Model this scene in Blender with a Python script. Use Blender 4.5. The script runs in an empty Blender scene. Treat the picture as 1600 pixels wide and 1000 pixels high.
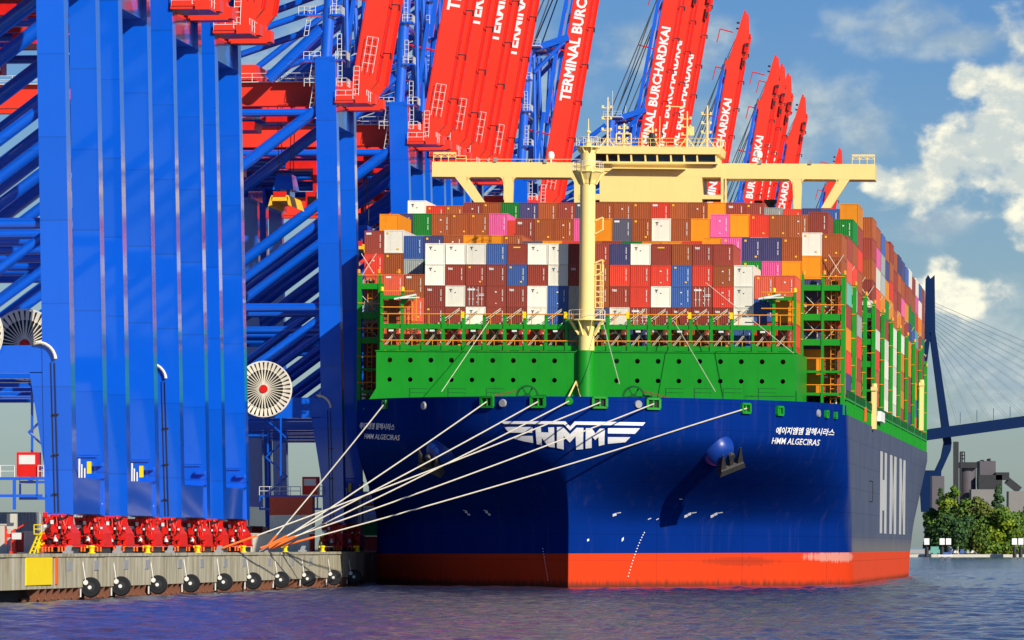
import bpy, bmesh, math, random
from mathutils import Vector, Matrix
R = math.radians
random.seed(7)
sc = bpy.context.scene
col = sc.collection

# ------------------------------------------------------------------ camera, sky, sun, exposure
F_PX, HOR, CAM_H = 8500.0, 854.0, 4.75          # focal length in photo pixels, horizon row, camera height (m)
cam = bpy.data.objects.new("camera", bpy.data.cameras.new("camera"))
col.objects.link(cam)
cam.location = (0, 0, CAM_H)
cam.rotation_euler = (R(90), 0, 0)
cam.data.sensor_width = 36
cam.data.lens = F_PX / 1600 * 36
cam.data.shift_y = (HOR - 500) / 1600
cam.data.clip_start = 1
cam.data.clip_end = 60000
sc.camera = cam

SUN_AZ, SUN_EL = 38.0, 28.0                      # to the right of straight behind the camera
w = bpy.data.worlds.new("World")
sc.world = w
w.use_nodes = True
nt = w.node_tree
nt.nodes.clear()
def N(tree, typ, **kw):
    n = tree.nodes.new(typ)
    for k, v in kw.items():
        setattr(n, k, v)
    return n
def mathn(tree, op, a, b=None, c=None, clamp=False):
    n = tree.nodes.new('ShaderNodeMath'); n.operation = op; n.use_clamp = clamp
    for i, v in enumerate((a, b, c)):
        if v is None: continue
        if isinstance(v, (int, float)): n.inputs[i].default_value = v
        else: tree.links.new(v, n.inputs[i])
    return n.outputs[0]
def mixc(tree, f, a, b, blend='MIX'):
    n = tree.nodes.new('ShaderNodeMix'); n.data_type = 'RGBA'; n.blend_type = blend
    for i, v in ((0, f), (6, a), (7, b)):
        if isinstance(v, (int, float)): n.inputs[i].default_value = v
        elif isinstance(v, tuple): n.inputs[i].default_value = v
        else: tree.links.new(v, n.inputs[i])
    return n.outputs[2]
def ramp(tree, f, stops):
    n = tree.nodes.new('ShaderNodeValToRGB')
    e = n.color_ramp.elements
    while len(e) < len(stops): e.new(0.5)
    for el, (p, c) in zip(e, stops):
        el.position = p; el.color = c if len(c) == 4 else (*c, 1)
    tree.links.new(f, n.inputs[0])
    return n.outputs[0]
sky = N(nt, 'ShaderNodeTexSky', sky_type='NISHITA', sun_disc=False)
sky.sun_elevation = R(SUN_EL); sky.sun_rotation = R(180 - SUN_AZ)
sky.air_density = 1.0; sky.dust_density = 0.6; sky.ozone_density = 2.0
tc = N(nt, 'ShaderNodeTexCoord')
sep = N(nt, 'ShaderNodeSeparateXYZ'); nt.links.new(tc.outputs['Generated'], sep.inputs[0])
kx = mathn(nt, 'MULTIPLY', sep.outputs[0], 8.5)
kz = mathn(nt, 'MULTIPLY', sep.outputs[2], 8.5)
comb = N(nt, 'ShaderNodeCombineXYZ')
nt.links.new(kx, comb.inputs[0]); nt.links.new(mathn(nt, 'MULTIPLY', kz, 1.35), comb.inputs[1])
def noise(tree, vec, scale, detail=6, rough=0.55, dist=0.0):
    n = N(tree, 'ShaderNodeTexNoise'); n.inputs['Scale'].default_value = scale
    n.inputs['Detail'].default_value = detail; n.inputs['Roughness'].default_value = rough
    n.inputs['Distortion'].default_value = dist
    if vec is not None: tree.links.new(vec, n.inputs['Vector'])
    return n.outputs[0]
nb = noise(nt, comb.outputs[0], 8.5, 12, 0.52, 0.15)
nf = noise(nt, comb.outputs[0], 22.0, 8, 0.6)
nl = noise(nt, comb.outputs[0], 3.0, 5, 0.5)
def blob(px, py, rx, ry):
    cx, cz = (px - 800) / 1000, (854 - py) / 1000
    dx = mathn(nt, 'DIVIDE', mathn(nt, 'SUBTRACT', kx, cx), rx / 1000)
    dz = mathn(nt, 'DIVIDE', mathn(nt, 'SUBTRACT', kz, cz), ry / 1000)
    r2 = mathn(nt, 'ADD', mathn(nt, 'MULTIPLY', dx, dx), mathn(nt, 'MULTIPLY', dz, dz))
    return mathn(nt, 'SUBTRACT', 1.0, mathn(nt, 'SQRT', r2))
def cover(blobs):
    acc = None
    for b in blobs:
        v = blob(*b)
        acc = v if acc is None else mathn(nt, 'MAXIMUM', acc, v)
    return mathn(nt, 'MAXIMUM', acc, -1.5)
def soft(v, lo, hi):
    n = N(nt, 'ShaderNodeMapRange', interpolation_type='SMOOTHSTEP')
    nt.links.new(v, n.inputs[0]); n.inputs[1].default_value = lo; n.inputs[2].default_value = hi
    return n.outputs[0]
bump_n = mathn(nt, 'ADD', mathn(nt, 'MULTIPLY', mathn(nt, 'SUBTRACT', nb, 0.5), 3.0), mathn(nt, 'MULTIPLY', mathn(nt, 'SUBTRACT', nf, 0.5), 0.5))
bright = soft(mathn(nt, 'ADD', cover([(1630, 170, 150, 120), (1560, 235, 125, 110), (1508, 130, 36, 40), (1425, 298, 70, 40), (1370, 285, 50, 35), (1490, 465, 80, 45), (1600, 340, 90, 50)]), bump_n), 0.0, 0.55)
pale = soft(mathn(nt, 'ADD', cover([(1390, 50, 110, 50), (1490, 72, 100, 34), (1270, 150, 110, 60), (1180, 210, 160, 90), (1340, 215, 70, 60), (1560, 560, 260, 110), (600, 150, 330, 260), (1480, 350, 90, 34), (1060, 80, 120, 80), (1500, 500, 140, 80)]), mathn(nt, 'MULTIPLY', bump_n, 0.8)), -0.1, 0.9)
skyc = mixc(nt, 1.0, sky.outputs[0], (1.02, 1.27, 1.62, 1), 'MULTIPLY')
# deeper blue a few degrees up, as the clear parts of the photograph's sky are
el = soft(kz, 0.1, 0.95)
skyc = mixc(nt, mathn(nt, 'MULTIPLY', el, 0.75), skyc, mixc(nt, 1.0, skyc, (0.36, 0.62, 0.98, 1), 'MULTIPLY'))
lit = soft(mathn(nt, 'ADD', mathn(nt, 'MULTIPLY', mathn(nt, 'SUBTRACT', nf, 0.5), 1.2), nl), 0.35, 0.75)
cl_pale = mixc(nt, lit, (6.6, 8.6, 10.2, 1), (10.0, 11.6, 12.0, 1))
cl_br = mixc(nt, lit, (11.5, 12.6, 12.0, 1), (20.5, 19.4, 15.0, 1))
skyc = mixc(nt, mathn(nt, 'MULTIPLY', pale, 0.8), skyc, cl_pale)
skyc = mixc(nt, mathn(nt, 'MULTIPLY', bright, 0.93), skyc, cl_br)
bg = N(nt, 'ShaderNodeBackground'); bg.inputs['Strength'].default_value = 0.05
nt.links.new(skyc, bg.inputs[0])
nt.links.new(bg.outputs[0], N(nt, 'ShaderNodeOutputWorld').inputs[0])

sun = bpy.data.objects.new("sun", bpy.data.lights.new("sun", 'SUN'))
col.objects.link(sun)
sun.data.energy = 4.9; sun.data.angle = R(0.5); sun.data.color = (1.0, 0.92, 0.78)
sdir = Vector((math.sin(R(SUN_AZ)) * math.cos(R(SUN_EL)), -math.cos(R(SUN_AZ)) * math.cos(R(SUN_EL)), math.sin(R(SUN_EL))))
sun.rotation_euler = sdir.to_track_quat('Z', 'Y').to_euler()
sc.view_settings.view_transform = 'Standard'
sc.view_settings.look = 'None'
sc.view_settings.exposure = 0.15
sc.view_settings.gamma = 1.0
sc.cycles.max_bounces = 6
sc.cycles.use_denoising = True

# ------------------------------------------------------------------ materials
MATS = {}
def paint(name, c, rough=0.4, var=0.10, streak=0.0, streak_col=(0.12, 0.06, 0.03), spec=0.4, metal=0.0, bump=0.0, scale=0.5, use_obj=False, coat=0.0, seams=0.0):
    m = bpy.data.materials.new(name); m.use_nodes = True
    t = m.node_tree; b = t.nodes['Principled BSDF']
    geo = N(t, 'ShaderNodeTexCoord')
    co = geo.outputs['Object']
    n1 = noise(t, co, scale, 5, 0.6)
    f = mathn(t, 'MULTIPLY_ADD', n1, 2 * var, 1 - var)
    if use_obj:
        oi = N(t, 'ShaderNodeObjectInfo')
        base = oi.outputs['Color']
        f = mathn(t, 'MULTIPLY', f, mathn(t, 'MULTIPLY_ADD', oi.outputs['Random'], 0.3, 0.85))
    else:
        base = (*c, 1)
    vv = N(t, 'ShaderNodeCombineColor')
    for i in range(3): t.links.new(f, vv.inputs[i])
    c1 = mixc(t, 1.0, base, vv.outputs[0], 'MULTIPLY')
    if seams:
        sz = N(t, 'ShaderNodeSeparateXYZ'); t.links.new(co, sz.inputs[0])
        q_ = mathn(t, 'DIVIDE', sz.outputs[2], seams); fr = mathn(t, 'FRACT', q_)
        wn = N(t, 'ShaderNodeTexWhiteNoise', noise_dimensions='1D'); t.links.new(mathn(t, 'FLOOR', q_), wn.inputs['W'])
        ln_ = mathn(t, 'MULTIPLY', mathn(t, 'LESS_THAN', fr, 0.12 / seams), 0.28)
        g_ = mathn(t, 'SUBTRACT', mathn(t, 'MULTIPLY_ADD', wn.outputs[0], 0.12, 0.94), ln_)
        v2 = N(t, 'ShaderNodeCombineColor')
        for i in range(3): t.links.new(g_, v2.inputs[i])
        c1 = mixc(t, 1.0, c1, v2.outputs[0], 'MULTIPLY')
    if streak > 0:
        mp = N(t, 'ShaderNodeMapping'); t.links.new(co, mp.inputs[0]); mp.inputs['Scale'].default_value = (1.6, 1.6, 0.12)
        n2 = noise(t, mp.outputs[0], 1.3, 6, 0.65)
        mr = N(t, 'ShaderNodeMapRange', interpolation_type='SMOOTHSTEP'); t.links.new(n2, mr.inputs[0])
        mr.inputs[1].default_value = 0.5; mr.inputs[2].default_value = 0.8
        c1 = mixc(t, mathn(t, 'MULTIPLY', mr.outputs[0], streak), c1, (*streak_col, 1))
    t.links.new(c1, b.inputs['Base Color'])
    t.links.new(mathn(t, 'MULTIPLY_ADD', n1, 0.2, rough - 0.1), b.inputs['Roughness'])
    b.inputs['Specular IOR Level'].default_value = spec
    b.inputs['Metallic'].default_value = metal
    b.inputs['Coat Weight'].default_value = coat; b.inputs['Coat Roughness'].default_value = 0.08; b.inputs['Coat IOR'].default_value = 1.65
    if bump > 0:
        bp = N(t, 'ShaderNodeBump'); bp.inputs['Strength'].default_value = bump; bp.inputs['Distance'].default_value = 0.05
        t.links.new(noise(t, co, scale * 3, 5, 0.6), bp.inputs['Height']); t.links.new(bp.outputs[0], b.inputs['Normal'])
    MATS[name] = m
    return m
paint('crane_blue', (0.0, 0.105, 0.68), 0.3, 0.10, 0.10, (0.0, 0.05, 0.30), spec=0.5, scale=0.12, coat=1.0, seams=8.7)
paint('crane_red', (0.82, 0.042, 0.018), 0.4, 0.08, 0.10, (0.35, 0.01, 0.005), scale=0.2)
paint('machine_red', (0.70, 0.012, 0.006), 0.4, 0.2, 0.35, (0.16, 0.01, 0.006), scale=1.5)
paint('rail_white', (0.72, 0.72, 0.68), 0.5, 0.1)
paint('letter_white', (0.86, 0.85, 0.82), 0.5, 0.04)
paint('reel_cream', (0.80, 0.74, 0.60), 0.5, 0.08)
paint('dark_steel', (0.025, 0.026, 0.03), 0.5, 0.3)
paint('grey_steel', (0.30, 0.31, 0.32), 0.45, 0.2)
paint('rope_grey', (0.06, 0.07, 0.085), 0.7, 0.1)
paint('rope_cream', (0.62, 0.57, 0.45), 0.85, 0.3, scale=3.0)
paint('rope_orange', (0.85, 0.16, 0.02), 0.8, 0.1)
paint('safety_yellow', (0.90, 0.66, 0.0), 0.5, 0.08, 0.1)
paint('rail_orange', (0.85, 0.30, 0.02), 0.5, 0.1)
paint('hinge_orange', (0.80, 0.14, 0.01), 0.5, 0.1)
paint('ship_green', (0.006, 0.27, 0.012), 0.42, 0.12, 0.35, (0.004, 0.10, 0.01), scale=0.3)
paint('ship_green_dark', (0.004, 0.10, 0.02), 0.45, 0.3, 0.2)
paint('ship_cream', (0.90, 0.70, 0.26), 0.45, 0.05, 0.10, (0.5, 0.33, 0.12), scale=0.3)
paint('black_rubber', (0.012, 0.012, 0.014), 0.7, 0.3)
paint('rust', (0.20, 0.075, 0.04), 0.85, 0.45, 0.3, scale=2.0)
paint('anchor_steel', (0.05, 0.048, 0.045), 0.6, 0.4, scale=2.0)
paint('container_paint', (1, 1, 1), 0.5, 0.10, 0.30, (0.10, 0.05, 0.03), use_obj=True, scale=0.8)
paint('mark_white', (0.75, 0.74, 0.70), 0.6, 0.1)
paint('mark_dark', (0.10, 0.08, 0.12), 0.6, 0.1)
paint('mark_yellow', (0.90, 0.50, 0.02), 0.6, 0.1)
paint('bridge_navy', (0.002, 0.016, 0.07), 0.7, 0.1, spec=0.1)
paint('stay_grey', (0.16, 0.18, 0.2), 0.6, 0.1)
paint('recess_shade', (0.028, 0.025, 0.02), 0.8, 0.4)  # dark shade of the recess under the slab, painted as wall colour
paint('hull_blue', (0.005, 0.040, 0.27), 0.35, 0.1)
paint('side_letter', (0.50, 0.50, 0.48), 0.5, 0.1, 0.4, (0.3, 0.27, 0.22), scale=0.3)
paint('silo_grey', (0.10, 0.09, 0.105), 0.7, 0.15, 0.2, scale=0.1)
paint('shed_pale', (0.20, 0.19, 0.18), 0.7, 0.12, scale=0.1)
paint('pale_wall', (0.58, 0.56, 0.47), 0.75, 0.1, 0.15, (0.3, 0.27, 0.2), scale=0.4)
paint('bark', (0.08, 0.05, 0.03), 0.9, 0.3)
for nm, c in (('leaf_deep', (0.040, 0.095, 0.030)), ('leaf_mid', (0.085, 0.160, 0.022)), ('leaf_lime', (0.20, 0.27, 0.012)), ('leaf_olive', (0.13, 0.155, 0.03))):
    paint(nm, c, 0.7, 0.5, scale=0.35, spec=0.2)
def glass():
    m = bpy.data.materials.new('window_glass'); m.use_nodes = True
    b = m.node_tree.nodes['Principled BSDF']
    b.inputs['Base Color'].default_value = (0.012, 0.014, 0.018, 1); b.inputs['Roughness'].default_value = 0.08
    MATS['window_glass'] = m
glass()
def hull_paint():
    m = bpy.data.materials.new('hull_paint'); m.use_nodes = True
    t = m.node_tree; b = t.nodes['Principled BSDF']
    tcn = N(t, 'ShaderNodeTexCoord'); co = tcn.outputs['Object']
    s = N(t, 'ShaderNodeSeparateXYZ'); t.links.new(co, s.inputs[0])
    bt = mathn(t, 'MULTIPLY_ADD', s.outputs[0], 0.0115, 3.92)          # painted waterline, level while the ship lists
    red = mathn(t, 'LESS_THAN', s.outputs[2], bt)
    n1 = noise(t, co, 0.10, 7, 0.6)
    mp = N(t, 'ShaderNodeMapping'); t.links.new(co, mp.inputs[0]); mp.inputs['Scale'].default_value = (0.9, 0.5, 0.05)
    n2 = noise(t, mp.outputs[0], 1.0, 7, 0.65)
    mr = N(t, 'ShaderNodeMapRange', interpolation_type='SMOOTHSTEP'); t.links.new(n2, mr.inputs[0])
    mr.inputs[1].default_value = 0.52; mr.inputs[2].default_value = 0.78
    # flat side past the shoulder: dusty, scuffed, and sky sheen painted in as grey
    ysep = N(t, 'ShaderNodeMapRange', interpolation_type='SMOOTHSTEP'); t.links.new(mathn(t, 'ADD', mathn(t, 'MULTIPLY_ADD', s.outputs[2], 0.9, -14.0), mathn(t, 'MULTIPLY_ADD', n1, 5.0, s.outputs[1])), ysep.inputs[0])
    ysep.inputs[1].default_value = 45; ysep.inputs[2].default_value = 56  # edge drawn along the shade line of the crease
    worn_sheen = ysep.outputs[0]
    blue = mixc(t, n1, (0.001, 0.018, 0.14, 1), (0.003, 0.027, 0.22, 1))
    blue = mixc(t, worn_sheen, blue, mixc(t, n1, (0.05, 0.075, 0.14, 1), (0.11, 0.125, 0.17, 1)))
    blue = mixc(t, mathn(t, 'MULTIPLY', mr.outputs[0], mathn(t, 'MULTIPLY_ADD', worn_sheen, 0.38, 0.07)), blue, (0.22, 0.20, 0.17, 1))
    low = N(t, 'ShaderNodeMapRange', interpolation_type='SMOOTHSTEP'); t.links.new(s.outputs[2], low.inputs[0])
    low.inputs[1].default_value = 7.0; low.inputs[2].default_value = 4.5
    blue = mixc(t, mathn(t, 'MULTIPLY', mathn(t, 'MULTIPLY', low.outputs[0], worn_sheen), 0.5), blue, (0.22, 0.19, 0.15, 1))
    n3 = noise(t, mp.outputs[0], 2.6, 8, 0.7)
    rc = mixc(t, n1, (0.72, 0.055, 0.012, 1), (0.60, 0.045, 0.015, 1))
    m3 = N(t, 'ShaderNodeMapRange', interpolation_type='SMOOTHSTEP'); t.links.new(n3, m3.inputs[0])
    m3.inputs[1].default_value = 0.55; m3.inputs[2].default_value = 0.8
    rc = mixc(t, mathn(t, 'MULTIPLY', m3.outputs[0], 0.55), rc, (0.25, 0.06, 0.03, 1))
    rc = mixc(t, mathn(t, 'MULTIPLY', worn_sheen, 0.22), rc, (0.52, 0.14, 0.09, 1))
    # scraped, chalky patch under the shoulder and dark rub marks beside it
    def patch(yc, zc, ry, rz):
        a_ = mathn(t, 'DIVIDE', mathn(t, 'SUBTRACT', s.outputs[1], yc), ry); b_ = mathn(t, 'DIVIDE', mathn(t, 'SUBTRACT', s.outputs[2], zc), rz)
        d_ = mathn(t, 'ADD', mathn(t, 'MULTIPLY', a_, a_), mathn(t, 'MULTIPLY', b_, b_))
        m_ = N(t, 'ShaderNodeMapRange', interpolation_type='SMOOTHSTEP'); t.links.new(mathn(t, 'MULTIPLY_ADD', n3, 2.4, d_), m_.inputs[0])
        m_.inputs[1].default_value = 2.1; m_.inputs[2].default_value = 1.5
        return mathn(t, 'MULTIPLY', m_.outputs[0], mathn(t, 'GREATER_THAN', s.outputs[0], 10.0))
    rc = mixc(t, mathn(t, 'MULTIPLY', patch(27, 3.1, 9, 0.7), 0.35), rc, (0.10, 0.03, 0.02, 1))
    rc = mixc(t, mathn(t, 'MULTIPLY', patch(50, 3.7, 12, 0.8), 0.45), rc, (0.62, 0.50, 0.42, 1))
    # waterline scum and plate seams
    sc_ = N(t, 'ShaderNodeMapRange', interpolation_type='SMOOTHSTEP'); t.links.new(mathn(t, 'MULTIPLY_ADD', n3, -1.6, s.outputs[2]), sc_.inputs[0])
    sc_.inputs[1].default_value = 0.2; sc_.inputs[2].default_value = -0.7
    rc = mixc(t, mathn(t, 'MULTIPLY', sc_.outputs[0], 0.8), rc, (0.05, 0.035, 0.02, 1))
    fin = mixc(t, red, blue, rc)
    seam = mathn(t, 'MAXIMUM', mathn(t, 'LESS_THAN', mathn(t, 'FRACT', mathn(t, 'DIVIDE', s.outputs[2], 3.1)), 0.03), mathn(t, 'LESS_THAN', mathn(t, 'FRACT', mathn(t, 'DIVIDE', s.outputs[0], 9.3)), 0.010))
    fin = mixc(t, mathn(t, 'MULTIPLY', seam, 0.22), fin, (0.0, 0.005, 0.02, 1))
    t.links.new(fin, b.inputs['Base Color'])
    t.links.new(mathn(t, 'MULTIPLY_ADD', n1, 0.2, 0.28), b.inputs['Roughness'])
    b.inputs['Specular IOR Level'].default_value = 0.0
    bp = N(t, 'ShaderNodeBump'); bp.inputs['Strength'].default_value = 0.25; bp.inputs['Distance'].default_value = 0.12
    t.links.new(noise(t, co, 0.45, 3, 0.5), bp.inputs['Height']); t.links.new(bp.outputs[0], b.inputs['Normal'])
    MATS['hull_paint'] = m
hull_paint()
def water_mat():
    m = bpy.data.materials.new('water_surface'); m.use_nodes = True
    t = m.node_tree; b = t.nodes['Principled BSDF']
    tcn = N(t, 'ShaderNodeTexCoord'); co = tcn.outputs['Object']
    def mapped(sx, sy, rz):
        mp = N(t, 'ShaderNodeMapping'); t.links.new(co, mp.inputs[0]); mp.inputs['Scale'].default_value = (sx, sy, 1); mp.inputs['Rotation'].default_value = (0, 0, rz)
        return mp.outputs[0]
    n0 = noise(t, mapped(0.02, 0.006, 0.2), 1.0, 5, 0.6)
    n1 = noise(t, mapped(1.8, 0.6, 0.12), 1.0, 6, 0.65, 0.6)
    n2 = noise(t, mapped(0.5, 0.15, -0.15), 1.0, 5, 0.6, 0.4)
    h = mathn(t, 'ADD', mathn(t, 'MULTIPLY', n1, 0.7), mathn(t, 'MULTIPLY', n2, 1.3))
    cc = mixc(t, n0, (0.035, 0.050, 0.10, 1), (0.075, 0.070, 0.105, 1))
    hm = N(t, 'ShaderNodeMapRange', interpolation_type='SMOOTHSTEP'); t.links.new(h, hm.inputs[0])
    hm.inputs[1].default_value = 0.9; hm.inputs[2].default_value = 1.25
    t.links.new(mixc(t, hm.outputs[0], mixc(t, 0.55, cc, (0.012, 0.018, 0.045, 1)), cc), b.inputs['Base Color'])
    b.inputs['Roughness'].default_value = 0.10
    b.inputs['IOR'].default_value = 1.33
    bp = N(t, 'ShaderNodeBump'); bp.inputs['Strength'].default_value = 1.0; bp.inputs['Distance'].default_value = 0.25
    t.links.new(h, bp.inputs['Height']); t.links.new(bp.outputs[0], b.inputs['Normal'])
    MATS['water_surface'] = m
water_mat()
def concrete_mat():
    m = bpy.data.materials.new('quay_concrete'); m.use_nodes = True
    t = m.node_tree; b = t.nodes['Principled BSDF']
    tcn = N(t, 'ShaderNodeTexCoord'); co = tcn.outputs['Object']
    mp = N(t, 'ShaderNodeMapping'); t.links.new(co, mp.inputs[0]); mp.inputs['Scale'].default_value = (1, 0.9, 0.12)
    n1 = noise(t, mp.outputs[0], 1.0, 8, 0.7); n2 = noise(t, co, 0.25, 8, 0.6); n3 = noise(t, mp.outputs[0], 0.25, 6, 0.6)
    c = ramp(t, n1, [(0.30, (0.07, 0.06, 0.04)), (0.47, (0.34, 0.31, 0.22)), (0.72, (0.56, 0.53, 0.43))])
    c = mixc(t, mathn(t, 'MULTIPLY', n2, 0.6), c, ramp(t, n3, [(0.35, (0.24, 0.18, 0.08)), (0.65, (0.52, 0.47, 0.34))]))
    t.links.new(c, b.inputs['Base Color']); b.inputs['Roughness'].default_value = 0.85
    bp = N(t, 'ShaderNodeBump'); bp.inputs['Strength'].default_value = 0.5; bp.inputs['Distance'].default_value = 0.05
    t.links.new(n1, bp.inputs['Height']); t.links.new(bp.outputs[0], b.inputs['Normal'])
    MATS['quay_concrete'] = m
concrete_mat()

# ------------------------------------------------------------------ mesh helpers
class MB:
    def __init__(s): s.v = []; s.f = []; s.fm = []; s.mi = 0
    def add(s, vs, fs):
        k = len(s.v); s.v += [tuple(p) for p in vs]
        s.f += [tuple(i + k for i in f) for f in fs]; s.fm += [s.mi] * len(fs)
        return s
    def box(s, x0, x1, y0, y1, z0, z1):
        return s.add([(x, y, z) for z in (z0, z1) for y in (y0, y1) for x in (x0, x1)],
                     [(0, 2, 3, 1), (4, 5, 7, 6), (0, 1, 5, 4), (2, 6, 7, 3), (0, 4, 6, 2), (1, 3, 7, 5)])
    def hexa(s, a, b):
        """a, b: two rings of n points joined and capped"""
        n = len(a)
        return s.add(list(a) + list(b), [tuple(reversed(range(n))), tuple(range(n, 2 * n))] + [(i, (i + 1) % n, n + (i + 1) % n, n + i) for i in range(n)])
    def beam(s, p, q, wd, ht, up=(0, 0, 1)):
        p, q = Vector(p), Vector(q); d = (q - p).normalized(); up = Vector(up)
        if abs(d.dot(up)) > 0.98: up = Vector((0, 1, 0))
        a = d.cross(up).normalized() * wd / 2; c = a.cross(d).normalized() * ht / 2
        return s.hexa([p - a - c, p + a - c, p + a + c, p - a + c], [q - a - c, q + a - c, q + a + c, q - a + c])
    def tube(s, p, q, r, n=8, r2=None):
        p, q = Vector(p), Vector(q); r2 = r if r2 is None else r2
        if (q - p).length < 1e-6: return s
        d = (q - p).normalized(); up = Vector((0, 0, 1)) if abs(d.z) < 0.95 else Vector((0, 1, 0))
        a = d.cross(up).normalized(); c = a.cross(d)
        ring = lambda o, rr: [o + (a * math.cos(2 * math.pi * i / n) + c * math.sin(2 * math.pi * i / n)) * rr for i in range(n)]
        return s.hexa(ring(p, r), ring(q, r2))
    def path(s, pts, r, n=6):
        for a, b in zip(pts, pts[1:]): s.tube(a, b, r, n)
        return s
    def lathe(s, prof, o=(0, 0, 0), n=16, axis='z', cap=True):
        o = Vector(o); vs = []; fs = []
        for r, z in prof:
            for i in range(n):
                a = 2 * math.pi * i / n
                x, y = r * math.cos(a), r * math.sin(a)
                vs.append(o + (Vector((x, y, z)) if axis == 'z' else Vector((x, z, y)) if axis == 'y' else Vector((z, x, y))))
        m = len(prof)
        for j in range(m - 1):
            for i in range(n):
                fs.append((j * n + i, j * n + (i + 1) % n, (j + 1) * n + (i + 1) % n, (j + 1) * n + i))
        if cap: fs.append(tuple(range(n))); fs.append(tuple((m - 1) * n + i for i in reversed(range(n))))
        return s.add(vs, fs)
    def prism(s, poly, y0, y1):
        """poly of (x, z) extruded along y"""
        return s.hexa([(x, y0, z) for x, z in poly], [(x, y1, z) for x, z in poly])
    def rail(s, p, q, h=1.1, step=2.0, r=0.035, bars=2):
        p, q = Vector(p), Vector(q); n = max(1, int((q - p).length / step)); u = Vector((0, 0, 1))
        for i in range(n + 1):
            a = p.lerp(q, i / n); s.tube(a, a + u * h, r, 4)
        for k in range(1, bars + 1): s.tube(p + u * h * k / bars, q + u * h * k / bars, r, 4)
        return s
    def ladder(s, p, q, wd=0.5, r=0.03, side=(1, 0, 0), cage=False):
        p, q = Vector(p), Vector(q); a = Vector(side) * wd / 2
        s.tube(p - a, q - a, r, 4); s.tube(p + a, q + a, r, 4)
        n = max(2, int((q - p).length / 0.6))
        for i in range(n + 1):
            c = p.lerp(q, i / n); s.tube(c - a, c + a, r, 4)
        return s
    def mesh(s, name, mats, smooth=False):
        me = bpy.data.meshes.new(name); me.from_pydata(s.v, [], s.f)
        for m in (mats if isinstance(mats, (list, tuple)) else [mats]): me.materials.append(MATS[m] if isinstance(m, str) else m)
        me.polygons.foreach_set('material_index', s.fm)
        bm = bmesh.new(); bm.from_mesh(me); bmesh.ops.recalc_face_normals(bm, faces=bm.faces); bm.to_mesh(me); bm.free()
        if smooth:
            me.polygons.foreach_set('use_smooth', [True] * len(me.polygons))
            me.set_sharp_from_angle(angle=R(38))
        me.update()
        return me
    def build(s, name, mats, parent=None, smooth=False, mat=None):
        o = bpy.data.objects.new(name, s.mesh(name, mats, smooth)); col.objects.link(o)
        if parent: o.parent = parent
        if mat is not None: o.matrix_local = mat
        return o
def tag(o, label=None, cat=None, group=None, kind=None):
    if label: o['label'] = label
    if cat: o['category'] = cat
    if group: o['group'] = group
    if kind: o['kind'] = kind
    return o
def empty(name, mat):
    o = bpy.data.objects.new(name, None); col.objects.link(o); o.matrix_local = mat; o.empty_display_size = 1
    return o
def structure(o): o['kind'] = 'structure'; return o
def copy_tree(o, parent=None):
    c = o.copy(); col.objects.link(c); c.parent = parent
    for ch in o.children: copy_tree(ch, c)
    return c
def text2d(s, size=1.0, bold=0.0, shear=0.0, spacing=1.0):
    """flat lettering from Blender's own font: (verts2d, faces, width, height) with the origin bottom left"""
    cu = bpy.data.curves.new('lettering', 'FONT'); cu.body = s; cu.size = size; cu.offset = bold; cu.shear = shear
    cu.space_character = spacing; cu.resolution_u = 2
    o = bpy.data.objects.new('lettering', cu); col.objects.link(o)
    dg = bpy.context.evaluated_depsgraph_get(); dg.update()
    me = bpy.data.meshes.new_from_object(o.evaluated_get(dg))
    vs = [(v.co.x, v.co.y) for v in me.vertices]; fs = [tuple(p.vertices) for p in me.polygons]
    bpy.data.objects.remove(o); bpy.data.curves.remove(cu); bpy.data.meshes.remove(me)
    if not vs: return [], [], 1, 1
    x0 = min(v[0] for v in vs); y0 = min(v[1] for v in vs)
    vs = [(x - x0, y - y0) for x, y in vs]
    return vs, fs, max(v[0] for v in vs), max(v[1] for v in vs)
def arc(cx, cz, r, a0, a1, n): return [(cx + r * math.cos(R(a0 + (a1 - a0) * i / n)), cz + r * math.sin(R(a0 + (a1 - a0) * i / n))) for i in range(n + 1)]
# ------------------------------------------------------------------ water, quay, far shore ground
QT = 0.1106                                        # the quay runs away from the camera, turning a little right
QA = math.atan(QT)
QZ = 4.0
QK = 0.885
def quay_mat(x_off, d, z=QZ):
    """frame on the quay: x toward the water, y along the quay, z up; x = 0 is the waterside rail.
    The quay and all on it are built at 1:1 in crane units; one unit is QK metres."""
    return Matrix.Translation((QK * (-110.1 + QT * d + x_off), QK * d, CAM_H + QK * (z - CAM_H))) @ Matrix.Rotation(-QA, 4, 'Z') @ Matrix.Scale(QK, 4)
# harbour chop: a real wavy surface where the ripples can be told apart, calm sheet beyond
from mathutils import noise as mno
wm = MB()
ys_ = [262.0]
while ys_[-1] < 1300: ys_.append(ys_[-1] * (1.0013 if ys_[-1] < 620 else 1.0034))
NXW = 360
wv = []
for yy in ys_:
    hw_ = 31 + 0.118 * (yy - 262)
    fade = min(1, (1300 - yy) / 300)
    for i in range(NXW + 1):
        x = (2.0 * i / NXW - 1) * hw_
        z = 0.15 * mno.noise((x / 1.5 + yy / 30, yy / 1.9, 1.3)) + 0.17 * mno.noise((x / 3.4, yy / 3.3, 7.1)) + 0.20 * mno.noise((x / 9.0, yy / 11.0, 4.4))
        wv.append((x, yy, z * fade - 0.08))
xs_w = range(NXW + 1)
nx = len(xs_w)
wm.add(wv, [(j * nx + i, j * nx + i + 1, (j + 1) * nx + i + 1, (j + 1) * nx + i) for j in range(len(ys_) - 1) for i in range(nx - 1)])
structure(wm.build('water', 'water_surface', None, True))
wm = MB()
y0_, y1_ = ys_[0], ys_[-1]
h0, h1 = 31.0, 31 + 0.118 * (ys_[-1] - 262)
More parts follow.
